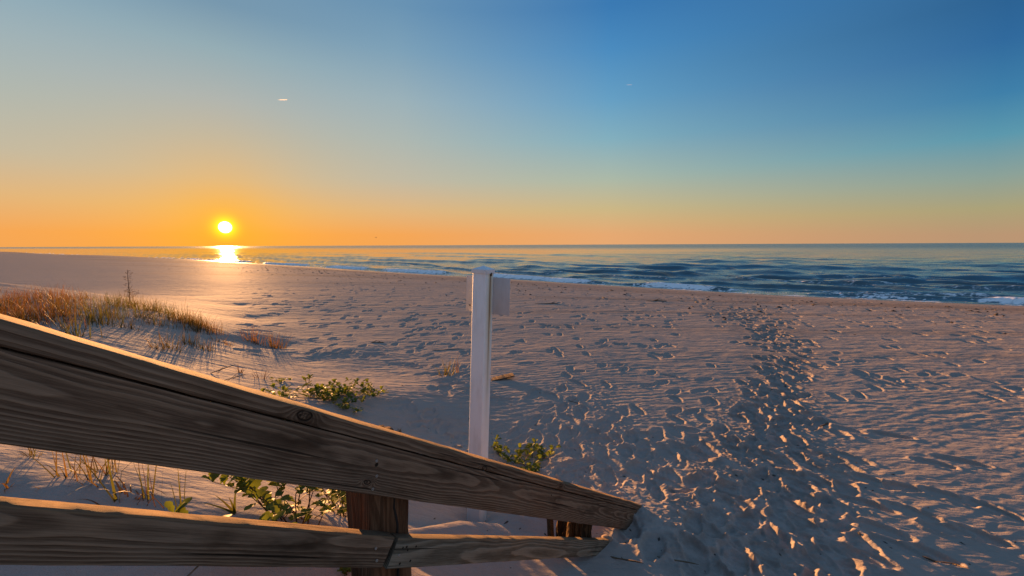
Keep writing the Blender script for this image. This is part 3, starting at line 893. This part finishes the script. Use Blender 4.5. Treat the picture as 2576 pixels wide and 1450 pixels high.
def bev_box(name, sx, sy, sz, z0=0.0, bev=.004, seg=2, off=(0, 0)):
    bm = bmesh.new()
    bmesh.ops.create_cube(bm, size=1)
    for v in bm.verts: v.co = Vector((v.co.x * sx + off[0], v.co.y * sy + off[1], (v.co.z + .5) * sz + z0))
    bmesh.ops.bevel(bm, geom=list(bm.edges), offset=bev, segments=seg, affect='EDGES', profile=.5)
    me = bpy.data.meshes.new(name); bm.to_mesh(me); bm.free()
    for p in me.polygons: p.use_smooth = True
    try: me.set_sharp_from_angle(angle=R(40))
    except Exception: pass
    return me


link('sleeve', bev_box('sleeve', WP, WP, HP + .5, -.5, .007, 3), m_white, sgn)
bm = bmesh.new()
h0 = WP / 2 + .006
lv = []
for z, k in ((HP - .010, 1.0), (HP + .016, 1.0), (HP + .020, .96), (HP + .044, .0)):
    if k == 0: lv.append([bm.verts.new((0, 0, z))])
    else: lv.append([bm.verts.new((sx * h0 * k, sy * h0 * k, z)) for sx, sy in ((-1, -1), (1, -1), (1, 1), (-1, 1))])
bm.faces.new(lv[0][::-1])
for a, b in zip(lv[:-1], lv[1:]):
    for k in range(4):
        if len(b) == 1: bm.faces.new((a[k], a[(k + 1) % 4], b[0]))
        else: bm.faces.new((a[k], a[(k + 1) % 4], b[(k + 1) % 4], b[k]))
bmesh.ops.recalc_face_normals(bm, faces=bm.faces)
bmesh.ops.bevel(bm, geom=list(bm.edges), offset=.0018, segments=2, affect='EDGES')
me = bpy.data.meshes.new('post_cap'); bm.to_mesh(me); bm.free()
m_capv, T, B = material('white_cap_plastic')
T.put(B.inputs['Base Color'], T.mix(T.noise(T.node('ShaderNodeTexCoord').outputs['Object'], 40, 4), (.66, .68, .72), (.54, .55, .57)))
B.inputs['Roughness'].default_value = .3
link('post_cap', me, m_capv, sgn)
m_panel, T, B = material('painted_sign_back')
co = T.node('ShaderNodeTexCoord').outputs['Object']
T.put(B.inputs['Base Color'], T.mix(T.smooth(T.noise(T.mapping(co, (9, 9, 3)), 1.0, 5, .6), .4, .8), (.47, .46, .47), (.38, .36, .36)))
B.inputs['Roughness'].default_value = .5
panel = link('sign_panel', bev_box('sign_panel', .006, .365, .266, HP - .305, .0025, 2, (WP / 2 + .005, -.004)), m_panel, sgn)
m_rust, T, B = material('rusty_iron')
T.put(B.inputs['Base Color'], T.mix(T.noise(T.node('ShaderNodeTexCoord').outputs['Object'], 300), (.05, .022, .010), (.015, .010, .008)))
B.inputs['Roughness'].default_value = .85
link('bolt', bev_box('bolt', .014, .010, .024, HP - .028, .002, 2, (.008, -WP / 2 - .004)), m_rust, sgn)
bolt2 = link('bolt', bev_box('bolt', .006, .010, .010, HP - .265, .002, 2, (WP / 2 - .002, .140)), m_rust, panel)

# ------------------------------------------------------------------ plants
def leaf_mat(name, c1, c2, trans, tr_w=.55, trans2=None):
    m, T, B = material(name)
    a = T.node('ShaderNodeAttribute', attribute_name='tint').outputs['Fac']
    hgt = T.node('ShaderNodeAttribute', attribute_name='tip').outputs['Fac']
    col = T.mix(a, c1, c2)
    col = T.mix(T.math('MULTIPLY', T.math('POWER', hgt, 3.0), .45), col, (.19, .12, .045))
    T.put(B.inputs['Base Color'], col)
    B.inputs['Roughness'].default_value = .6
    B.inputs['Specular IOR Level'].default_value = .12
    tr = T.node('ShaderNodeBsdfTranslucent'); T.put(tr.inputs[0], T.mix(a, trans, trans2 or [v * .7 for v in trans]))
    mx = T.node('ShaderNodeMixShader'); mx.inputs[0].default_value = tr_w
    out = T.n['Material Output']
    T.l.new(B.outputs[0], mx.inputs[1]); T.l.new(tr.outputs[0], mx.inputs[2]); T.l.new(mx.outputs[0], out.inputs[0])
    return m


m_grass = leaf_mat('dune_grass_blades', (.040, .050, .014), (.095, .056, .022), (.070, .078, .010), .45, (.14, .058, .014))
m_dry = leaf_mat('dry_stalks', (.085, .045, .022), (.120, .070, .030), (.10, .045, .014), .3)
m_green = leaf_mat('fleshy_green_leaves', (.050, .100, .016), (.175, .165, .026), (.16, .19, .012), .45)


class Leafy:
    def __init__(s): s.v = []; s.f = []; s.t = []; s.h = []

    def blade(s, p, az, h, lean, w, droop=.6, tint=.5, n=5, kink=0.0):
        """a tapering, bending grass blade"""
        ca, sa = math.cos(az), math.sin(az)
        q = Vector(p); ang = lean
        b0 = len(s.v)
        side = Vector((-sa, ca, 0)); tw = random.uniform(-.6, .6)
        side = (side * math.cos(tw) + Vector((ca, sa, 0)) * math.sin(tw))
        for i in range(n + 1):
            t = i / n
            ww = w * (1 - t) ** .75 * .5 + .0004
            s.v += [tuple(q - side * ww), tuple(q + side * ww)]
            s.t += [tint, tint]; s.h += [t, t]
            if i: k = b0 + 2 * i; s.f.append((k - 2, k - 1, k + 1, k))
            st = h / n
            q = q + Vector((ca * math.sin(ang), sa * math.sin(ang), math.cos(ang))) * st
            ang += droop / n * (.4 + 1.2 * t) + (kink if i == n // 2 else 0)

    def stem(s, pts, r0, r1, tint=.5):
        """a thin three-sided stalk through the points"""
        b0 = len(s.v); m = len(pts)
        for i, p in enumerate(pts):
            r = r0 + (r1 - r0) * i / max(1, m - 1)
            for k in range(3):
                a = k * 2.0944
                s.v.append((p[0] + r * math.cos(a), p[1] + r * math.sin(a), p[2] + r * .3 * math.sin(a)))
                s.t.append(tint); s.h.append(0.0)
        for i in range(m - 1):
            for k in range(3):
                a = b0 + 3 * i + k; b = b0 + 3 * i + (k + 1) % 3
                s.f.append((a, b, b + 3, a + 3))

    def leaf(s, p, d, up, L, Wd, tint, fold=.25, lobes=True):
        """a fleshy spoon-shaped, shallow-lobed leaf"""
        d = d.normalized(); side = d.cross(up).normalized(); nn = side.cross(d).normalized()
        b0 = len(s.v)
        prof = [(0, .06), (.25, .16), (.45, .42), (.58, .34), (.75, .5), (.9, .36), (1.0, .06)] if lobes else [(0, .05), (.2, .2), (.45, .42), (.65, .5), (.85, .38), (.95, .2), (1.0, .04)]
        for t, w in prof:
            c = Vector(p) + d * (t * L) - nn * (.22 * L * t * t)
            for sg in (-1, 0, 1):
                q = c + side * (sg * w * Wd) + nn * (abs(sg) * w * Wd * fold)
                s.v.append(tuple(q)); s.t.append(tint); s.h.append(t * .55)
        for i in range(len(prof) - 1):
            for k in range(2):
                a = b0 + 3 * i + k
                s.f.append((a, a + 1, a + 4, a + 3))

    def mesh(s, name, mat):
        me = mesh_np(name, np.array(s.v), np.array(s.f))
        attr(me, 'tint', s.t); attr(me, 'tip', s.h)
        me.materials.append(mat)
        return me


def U(a, b): return random.uniform(a, b)


# the grown-over back of the dune: too many blades to count
lf = Leafy()
band_poly = [(0, 700, 800), (60, 700, 800), (150, 715, 790), (250, 738, 800), (330, 752, 815), (420, 775, 830), (500, 800, 836), (548, 826, 840)]
xs_ = [b[0] for b in band_poly]; tp_ = [b[1] for b in band_poly]; bt_ = [b[2] for b in band_poly]
cl_c = [(U(-60, 185), U(752, 830)) for _ in range(60)]
for _ in range(140):
    px = U(-130, 548) if random.random() < .8 else U(300, 548)
    pt, pb = np.interp(px, xs_, tp_), np.interp(px, xs_, bt_)
    k = random.random()
    py = pt + 16 + (pb - pt - 16) * (k ** 1.9)
    cl_c.append((px, py))
for px, py in cl_c:
    cx, cy = (float(t) for t in hit(px, py))
    if math.hypot(cx, cy) > 14: continue
    tint0 = min(1, max(0, float(np.interp(px, [0, 190, 250, 420, 470, 550], [.85, .75, .2, .25, .6, .7])) + random.gauss(0, .22)))
    hs = U(.55, 1.15)
    for _ in range(random.randint(8, 36)):
        bx, by = cx + random.gauss(0, .11), cy + random.gauss(0, .11)
        lf.blade((bx, by, ground(bx, by) - .02), U(0, 6.28), hs * U(.13, .38) * (1.35 if random.random() < .06 else 1), U(.02, .5), U(.004, .008), U(.2, 1.4), min(1, max(0, tint0 + U(-.25, .25))), 4)
g_me = lf.mesh('dune_grass', m_grass)
tag(link('dune_grass', g_me), 'dense brown and green grass covering the dune behind the rail', 'grass', kind='stuff')


def tuft(px, py, n, h, spread, label, tint=(.2, .9), lean=.5, w=(.006, .0105), droop=(.2, 1.0), mat=None, wind=0.0, name='grass_tuft', group='single grass tufts on the sand'):
    cx, cy = (float(t) for t in hit(px, py)); cz = ground(cx, cy)
    lf = Leafy()
    for i_ in range(n):
        bx, by = (random.gauss(0, spread), random.gauss(0, spread * .7)) if i_ > 5 else ((i_ - 2.5) * spread * .45, U(-.2, .2) * spread)
        a = math.atan2(by, bx) + U(-.8, .8) if random.random() < .7 else U(0, 6.28)
        lf.blade((bx, by, ground(cx + bx, cy + by) - cz - .015), a + wind, h * U(.45, 1.1), U(.03, lean), U(*w), U(*droop), U(*tint), 6)
    o = link(name, lf.mesh(name, mat or m_grass)); o.location = (cx, cy, cz)
    return tag(o, label, 'grass tuft', group)


tuft(640, 862, 60, .42, .10, 'bushy reddish tuft left half of the lone pair right of the dune', (.6, 1), .6)
tuft(698, 876, 60, .40, .09, 'bushy tuft right half of the lone pair right of the dune', (.45, .9), .7)
tuft(430, 880, 30, .30, .10, 'low tuft nearest the cap rail below the dune grass', (.2, .7), .8)
tuft(478, 868, 34, .30, .10, 'spreading tuft at the foot of the dune grass', (.1, .6), .9)
tuft(512, 880, 26, .24, .08, 'small tuft on pale sand at the tip of the dune', (.2, .7), .9)
tuft(395, 880, 16, .24, .06, 'sparse dark tuft leaning on pale sand behind the rail', (.2, .7), 1.0)
tuft(185, 845, 40, .34, .09, 'dark green tuft half hidden by the cap rail', (.0, .3), .5)
tuft(262, 818, 60, .40, .13, 'thick dark green tuft on the front of the dune', (.0, .35), .5)
tuft(232, 806, 40, .36, .11, 'dark green tuft left of the thick one on the dune', (.0, .4), .5)
tuft(330, 828, 24, .26, .08, 'thin tuft on the bare dune front', (.2, .6), .7)
tuft(1122, 943, 30, .32, .06, 'lone thin tuft on open sand left of the white post', (.0, .5), .6, (.009, .014), (.3, 1.0))
tuft(1152, 938, 5, .40, .02, 'few tall dry blades beside the lone tuft by the post', (.7, 1), .15, (.008, .012))
tuft(545, 858, 18, .20, .08, 'low sparse tuft at the right tip of the dune grass', (.3, .8), .9)
tuft(575, 870, 14, .16, .035, 'tiny tuft between the dune and the lone pair', (.3, .8), .9)
tuft(603, 938, 16, .14, .022, 'small red brown sprig with few blades above the rail', (.7, 1), .7, mat=m_dry)
tuft(655, 952, 14, .20, .03, 'reddish dry sprig left of the green mat', (.7, 1), .7, mat=m_dry)
tuft(1005, 1096, 12, .12, .014, 'row of cut stubble peeping over the cap rail', (.5, 1), .2)
tuft(82, 1150, 16, .11, .02, 'short dark tuft on shaded sand under the side board', (.1, .5), .8, (.002, .004))
tuft(165, 1200, 14, .20, .04, 'thin olive tuft left under the side board', (.2, .7), .9, (.003, .006), (.2, .9))
tuft(235, 1208, 16, .22, .035, 'dark spiky tuft middle under the side board', (.2, .8), 1.2, (.003, .006), (.2, .8))
tuft(262, 1190, 20, .22, .03, 'dense spiky tuft with straggling blades under the side board', (.2, .8), 1.3, (.003, .006), (.2, .8))
tuft(330, 1250, 14, .16, .035, 'withered curling tuft with a brown seed pod under the side board', (.6, 1), 1.2, (.004, .009), (1.0, 2.4), mat=m_dry)
tuft(300, 1262, 3, .25, .010, 'stout green blades leaning left behind the lower rail', (.0, .2), .5, (.008, .012), (.0, .3))
tuft(372, 1255, 5, .24, .02, 'upright yellow green blades behind the lower rail', (.0, .3), .2, (.006, .010), (.0, .3))
tuft(458, 1282, 4, .20, .015, 'two straight thin green blades rising behind the lower rail', (.0, .3), .12, (.005, .008), (.0, .2))
tuft(390, 1268, 6, .22, .04, 'thin red stalks crossing behind the lower rail', (.8, 1), .5, (.002, .003), (.0, .4), mat=m_dry)
tuft(10, 1225, 7, .12, .02, 'brown curled tuft cut by the left edge of the view', (.5, 1), 1.2, (.006, .010), (.6, 1.5))
tuft(600, 1290, 4, .16, .015, 'broad folded blades beside the leafy plant behind the lower rail', (.0, .2), .7, (.012, .018), (.2, 1.0))


def leafy_plant(px, py, n_st, rad, hgt, leaf, label, dens=9, tint=(.1, .9), name='beach_plant', rise=(.5, 1.15), flat=1.0, cen=(0, 0)):
    cx, cy = (float(t) for t in hit(px, py)); cz = ground(cx, cy)
    root = empty(name, (cx, cy, cz)); tag(root, label, 'plant', 'leafy green plants on the sand')
    st = Leafy(); fo_ = Leafy()
    for k in range(n_st):
        az = U(0, 6.283); reach = rad * U(.25, 1.0) ** .8; top = hgt * U(*rise)
        ox, oy = random.gauss(0, rad * .22), random.gauss(0, rad * .16)
        pts = []
        m = 7
        for i in range(m):
            t = i / (m - 1)
            x = ox + math.cos(az + .3 * math.sin(3 * t)) * reach * t; y = oy + math.sin(az + .3 * math.sin(3 * t)) * reach * t * flat
            g = ground(cx + x, cy + y) - cz
            pts.append(Vector((x, y, g - .015 + top * math.sin(min(1.0, t * 1.1) * 1.4))))
        st.stem(pts, .0032 * leaf / .05, .0012, U(.2, .9))
        for _ in range(dens):
            t = U(.25, 1.0); i = min(m - 2, int(t * (m - 1))); q = pts[i].lerp(pts[i + 1], t * (m - 1) - i)
            a = U(0, 6.283)
            d = Vector((math.cos(a), math.sin(a), U(.1, 1.3)))
            fo_.leaf(q, d, Vector((0, 0, 1)), leaf * U(.6, 1.15), leaf * U(.5, .75), U(*tint), U(.1, .5))
        for _ in range(3):      # rosette at the tip
            a = U(0, 6.283)
            fo_.leaf(pts[-1], Vector((math.cos(a), math.sin(a), U(.8, 2.2))), Vector((0, 0, 1)), leaf * U(.7, 1.0), leaf * U(.45, .65), U(*tint), .3)
    link('stems', st.mesh('stems', m_dry), None, root)
    link('foliage', fo_.mesh('foliage', m_green), None, root)
    return root


leafy_plant(800, 1002, 22, .50, .10, .062, 'large sprawling green plant behind the cap rail, left half of the mat', 6, flat=.8)
leafy_plant(868, 992, 22, .46, .12, .062, 'bright bushy green plant at the crest of the mound, right half of the mat', 6, flat=.8)
leafy_plant(872, 1030, 12, .22, .10, .046, 'low green plant on the shaded slope of the mound', 8)
leafy_plant(935, 995, 9, .17, .12, .046, 'green plant standing alone at the right of the mound', 8)
leafy_plant(776, 985, 3, .05, .20, .048, 'single upright leafy shoot standing above the mat', 9, rise=(.8, 1.0))
leafy_plant(705, 962, 6, .18, .05, .038, 'small flat green plant on lit sand left of the mat', 7)
leafy_plant(716, 990, 4, .10, .06, .040, 'small green sprig close to the cap rail left of the mat', 6)
leafy_plant(1330, 1168, 17, .38, .085, .060, 'green plant with fleshy leaves right of the white post', 8)
leafy_plant(1252, 1140, 4, .07, .10, .045, 'small green shoot touching the right of the white post', 7)
leafy_plant(740, 1312, 20, .28, .20, .056, 'near green and yellow plant seen between the two rails', 7, tint=(.3, 1))
leafy_plant(860, 1300, 10, .15, .16, .048, 'thin leafy plant beside the brown rail post', 5, tint=(.2, 1))
leafy_plant(868, 1449, 3, .04, .05, .030, 'tiny green sprout under the lower rail by the brown post', 5)

# tall dead weed
wx0, wy0 = (float(t) for t in hit(327, 760)); wz0 = ground(wx0, wy0)
weed = empty('dead_weed', (wx0, wy0, wz0)); tag(weed, 'tall dead dark weed stalk with stubby side twigs above the dune grass', 'weed')
lf = Leafy()
lf.stem([Vector((0, 0, -.05)), Vector((.01, 0, .3)), Vector((.0, .01, .55)), Vector((.02, 0, .76))], .010, .004, .2)
link('stalk', lf.mesh('stalk', m_dry), None, weed)
lf = Leafy()
for k in range(46):
    z = .05 + .68 * random.random() ** 1.4; a = U(0, 6.283); L = U(.05, .20) * (1.05 - z) + .02
    p0 = Vector((.01, 0, z)); p1 = p0 + Vector((math.cos(a) * L, math.sin(a) * L, L * U(-.1, .9))); 
    lf.stem([p0, p0.lerp(p1, .5) + Vector((0, 0, -.008)), p1], .005, .002, .2)
    for _ in range(4):
        q = p0.lerp(p1, U(.3, 1)); b = U(0, 6.283)
        lf.leaf(q, Vector((math.cos(b), math.sin(b), U(0, 1))), Vector((0, 0, 1)), .030, .018, U(.1, .5), .3, False)
link('twigs', lf.mesh('twigs', m_dry), None, weed)

# ------------------------------------------------------------------ driftwood, sticks, crumbs
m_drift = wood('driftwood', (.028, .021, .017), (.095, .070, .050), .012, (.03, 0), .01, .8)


def stick(px, py, L, r, yaw, label, name='driftwood_stick', cat='stick', tilt=0.0, bend=.05, sink=.3, mat=None, branch=0):
    cx, cy = (float(t) for t in hit(px, py)); cz = ground(cx, cy)
    n = 12; m = 8
    V = []; F = []
    def limb(p0, L, r, yw, tl, sd):
        b0 = len(V)
        for i in range(n):
            t = i / (n - 1) - .5
            x = L * t; y = bend * L * math.sin(3.1 * t + sd) ; z = math.tan(tl) * L * (t + .5)
            rr = r * (1 - .5 * (t + .5)) * (1 + .25 * math.sin(7 * t + sd)) * (.35 if i in (0, n - 1) else 1)
            for k in range(m):
                a = 2 * math.pi * k / m
                yy, zz = y + rr * math.cos(a), z + rr * math.sin(a)
                V.append((p0[0] + x * math.cos(yw) - yy * math.sin(yw), p0[1] + x * math.sin(yw) + yy * math.cos(yw), p0[2] + zz))
        for i in range(n - 1):
            for k in range(m):
                F.append((b0 + i * m + k, b0 + i * m + (k + 1) % m, b0 + (i + 1) * m + (k + 1) % m, b0 + (i + 1) * m + k))
    limb((0, 0, r * (1 - 2 * sink)), L, r, 0, tilt, 0)
    for b in range(branch):
        limb((L * U(-.2, .3), 0, r), L * U(.3, .5), r * .5, U(-1, 1), tilt + U(.1, .5), b + 1)
    o = link(name, mesh_np(name, np.array(V), np.array(F)), mat or m_drift)
    o.location = (cx, cy, cz); o.rotation_euler = (0, 0, yaw)
    return tag(o, label, cat)


stick(1375, 764, .95, .024, .02, 'dark driftwood branch lying on the sand right of the sign', 'driftwood_branch', 'driftwood', branch=1)
stick(1652, 758, .9, .030, -.15, 'dark driftwood stick by the tide line right of the white post', branch=2, cat='driftwood')
stick(950, 862, .28, .016, .05, 'dark twig alone on rippled sand between dune and post', 'twig', 'twig', branch=2)
stick(1128, 880, .62, .010, -.12, 'long thin dark twig on the sand beyond the lone tuft', 'twig', 'twig', bend=.12)
stick(545, 940, .32, .007, .3, 'bent dry twig on lit sand just above the cap rail', 'twig', 'twig', tilt=.2, bend=.3, branch=2)
stick(585, 960, .26, .006, -.4, 'forked dry twig beside the cap rail left of the sprigs', 'twig', 'twig', tilt=.3, bend=.3, branch=1)
stick(2080, 1062, .30, .010, .4, 'dark twig on the right of the footprint path', 'twig', 'twig')
stick(2395, 1420, .26, .008, -.9, 'dark stick in the bottom right of the trampled sand', 'twig', 'twig', branch=2)
stick(1575, 1420, .20, .006, -.7, 'thin black twig leaning by the end of the lower rail', 'twig', 'twig', tilt=.25)
stick(1700, 1408, .26, .005, -.5, 'thin twig on shaded sand right of the rail end', 'twig', 'twig', tilt=.1)
stick(1448, 1010, .22, .006, -.8, 'little dark twig right of the white post near the plank', 'twig', 'twig', branch=1)
stick(510, 1446, .16, .005, .8, 'thin twig on the sand below the lower rail', 'twig', 'twig', tilt=.5)
stick(1198, 1292, .16, .008, 2.3, 'dark twig lying against the foot of the white post', 'twig', 'twig', tilt=.6, branch=2)

# half buried plank lit on its upper side
cx, cy = (float(t) for t in hit(1256, 962)); cz = ground(cx, cy)
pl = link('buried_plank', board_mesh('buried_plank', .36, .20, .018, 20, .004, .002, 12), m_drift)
pl.matrix_world = Matrix.Translation((cx - .12, cy + .05, cz + .006)) @ Matrix.Rotation(R(12), 4, 'Z') @ Matrix.Rotation(R(-9), 4, 'Y') @ Matrix.Rotation(R(-6), 4, 'X')
tag(pl, 'flat plank half buried in sand right of the white post', 'plank')

# crumbs of weed and shell on the sand: countless
lf = Leafy()
m_crumb, T, B = material('wrack_crumbs')
T.put(B.inputs['Base Color'], T.mix(T.noise(T.node('ShaderNodeNewGeometry').outputs['Position'], 9), (.020, .014, .010), (.075, .05, .035)))
B.inputs['Roughness'].default_value = .9
V = []; F = []
def crumb(x, y, s):
    z = ground(x, y); b = len(V); a = U(0, 3.14)
    l = s * U(1.0, 3.2)
    for (dx, dy, dz) in ((-1, 0, 0), (1, 0, 0), (0, -.35, 0), (0, .35, 0), (U(-.4, .4), 0, 1)):
        X = dx * l; Y = dy * l
        V.append((x + X * math.cos(a) - Y * math.sin(a), y + X * math.sin(a) + Y * math.cos(a), z - .2 * s + dz * s * U(.8, 1.5)))
    for t in ((0, 2, 4), (2, 1, 4), (1, 3, 4), (3, 0, 4)): F.append(tuple(b + k for k in t))
for _ in range(620):
    v = U(-14, 60); d = random.gauss(19.5, 2.6) + .8 * math.sin(v * .21) + .5 * math.sin(v * .6)
    x, y = xy(float(shore_u(v)) - d, v); crumb(x, y, U(.015, .075))
for _ in range(500):
    v = U(-14, 70); d = U(12, 30)
    x, y = xy(float(shore_u(v)) - d, v); crumb(x, y, U(.012, .05))
for _ in range(160):
    x, y = (float(t) for t in hit(U(1000, 2560), U(820, 1430))); crumb(x, y, U(.004, .012))
cr_o = link('beach_wrack', mesh_np('beach_wrack', np.array(V), np.array(F), False), m_crumb)
tag(cr_o, 'dark crumbs of dried seaweed and shell along the tide line', 'seaweed', kind='stuff')

# clods broken off beside the white post
m_clod, T, B = material('damp_sand_clod')
T.put(B.inputs['Base Color'], T.mix(T.noise(T.node('ShaderNodeTexCoord').outputs['Object'], 40), (.30, .22, .165), (.17, .12, .09)))
B.inputs['Roughness'].default_value = .95
for px, py, s, lb in ((1152, 1124, .034, 'rounded dark sand clod left of the white post, larger of two'), (1180, 1134, .022, 'small dark clod against the white post, smaller of two'), (1526, 1358, .030, 'pale crusted clod at the buried end of the lower rail')):
    cx, cy = (float(t) for t in hit(px, py))
    bm = bmesh.new(); bmesh.ops.create_icosphere(bm, subdivisions=3, radius=s)
    for v in bm.verts:
        n = float(pnoise(np.array([v.co.x / s * 1.3 + px]), np.array([v.co.y / s * 1.3 + v.co.z / s]), 99)[0])
        v.co *= 1 + .45 * n; v.co.z *= .55; v.co.x *= 1.3
    me = bpy.data.meshes.new('sand_clod'); bm.to_mesh(me); bm.free()
    for p in me.polygons: p.use_smooth = True
    o = link('sand_clod', me, m_clod); o.location = (cx, cy, ground(cx, cy) + s * .2)
    tag(o, lb, 'clod')

# ------------------------------------------------------------------ far away: two short vapour trails and a bird
m_vap, T, B = material('vapour')
T.put(B.inputs['Base Color'], T.mix(T.noise(T.node('ShaderNodeTexCoord').outputs['Object'], .01), (.85, .85, .86), (.75, .76, .78)))
B.inputs['Roughness'].default_value = 1.0
tr = T.node('ShaderNodeBsdfTranslucent'); tr.inputs[0].default_value = (.9, .88, .86, 1)
tp = T.node('ShaderNodeBsdfTransparent')
mx = T.node('ShaderNodeMixShader'); mx.inputs[0].default_value = .6
mx2 = T.node('ShaderNodeMixShader')
se = T.node('ShaderNodeSeparateXYZ'); T.put(se.inputs[0], T.node('ShaderNodeTexCoord').outputs['Generated'])
oi = T.node('ShaderNodeObjectInfo')
T.put(mx2.inputs[0], T.math('MULTIPLY', T.smooth(se.outputs[0], .0, .55), oi.outputs['Alpha']))
T.l.new(B.outputs[0], mx.inputs[1]); T.l.new(tr.outputs[0], mx.inputs[2])
T.l.new(tp.outputs[0], mx2.inputs[1]); T.l.new(mx.outputs[0], mx2.inputs[2]); T.l.new(mx2.outputs[0], T.n['Material Output'].inputs[0])


def trail_(px0, py0, px1, py1, dist, thick, label, alpha):
    P = []
    for px, py in ((px0, py0), (px1, py1)):
        a, f, up = ray(px, py)
        P.append(Vector((float(a), float(f), float(up))).normalized() * dist + Vector((0, 0, CAMZ)))
    L = (P[1] - P[0]).length; n, m = 14, 8
    V = []; F = []
    for i in range(n):
        t = i / (n - 1)
        r = thick * (1.0 - .35 * t) * (.2 if i == n - 1 else 1) * (.3 if i == 0 else 1) * (1 + .2 * math.sin(i * 1.7))
        for k in range(m): V.append((L * t, r * math.cos(2 * math.pi * k / m), r * math.sin(2 * math.pi * k / m)))
    for i in range(n - 1):
        for k in range(m): F.append((i * m + k, i * m + (k + 1) % m, (i + 1) * m + (k + 1) % m, (i + 1) * m + k))
    o = link('vapour_trail', mesh_np('vapour_trail', np.array(V), np.array(F)), m_vap)
    o.rotation_mode = 'QUATERNION'
    o.rotation_quaternion = (P[1] - P[0]).to_track_quat('X', 'Z'); o.location = P[0]
    o.color = (1, 1, 1, alpha)
    tag(o, label, 'vapour trail')


trail_(697, 251.2, 723, 250.8, 9000, 9, 'short bright vapour trail of an aircraft above the sun', .28)
trail_(1573, 213.5, 1590, 213, 11000, 12, 'faint short vapour trail in the deep blue upper sky', .05)

a, f, up = ray(946, 597.5)
bp_ = Vector((float(a), float(f), float(up))) * 160 + Vector((0, 0, CAMZ))
bm = bmesh.new()
bmesh.ops.create_icosphere(bm, subdivisions=2, radius=.10)
for v in bm.verts: v.co.x *= 2.2; v.co.z *= .9
for sgn_ in (-1, 1):
    w = [bm.verts.new(c) for c in ((.10, .05 * sgn_, .04), (-.10, .05 * sgn_, .04), (-.10, .30 * sgn_, .16), (.08, .30 * sgn_, .17), (-.09, .58 * sgn_, .08))]
    bm.faces.new((w[0], w[1], w[2], w[3])); bm.faces.new((w[3], w[2], w[4]))
    w2 = [bm.verts.new(v.co + Vector((0, 0, .025))) for v in w]
    bm.faces.new((w2[3], w2[2], w2[1], w2[0])); bm.faces.new((w2[4], w2[2], w2[3]))
me = bpy.data.meshes.new('seabird'); bm.to_mesh(me); bm.free()
m_bird, T, B = material('bird_feathers')
T.put(B.inputs['Base Color'], T.mix(T.noise(T.node('ShaderNodeTexCoord').outputs['Object'], 8), (.10, .09, .08), (.05, .045, .04)))
b_o = link('seabird', me, m_bird); b_o.location = bp_; b_o.rotation_euler = (0, 0, .6)
tag(b_o, 'tiny dark seabird flying low over the horizon', 'bird')
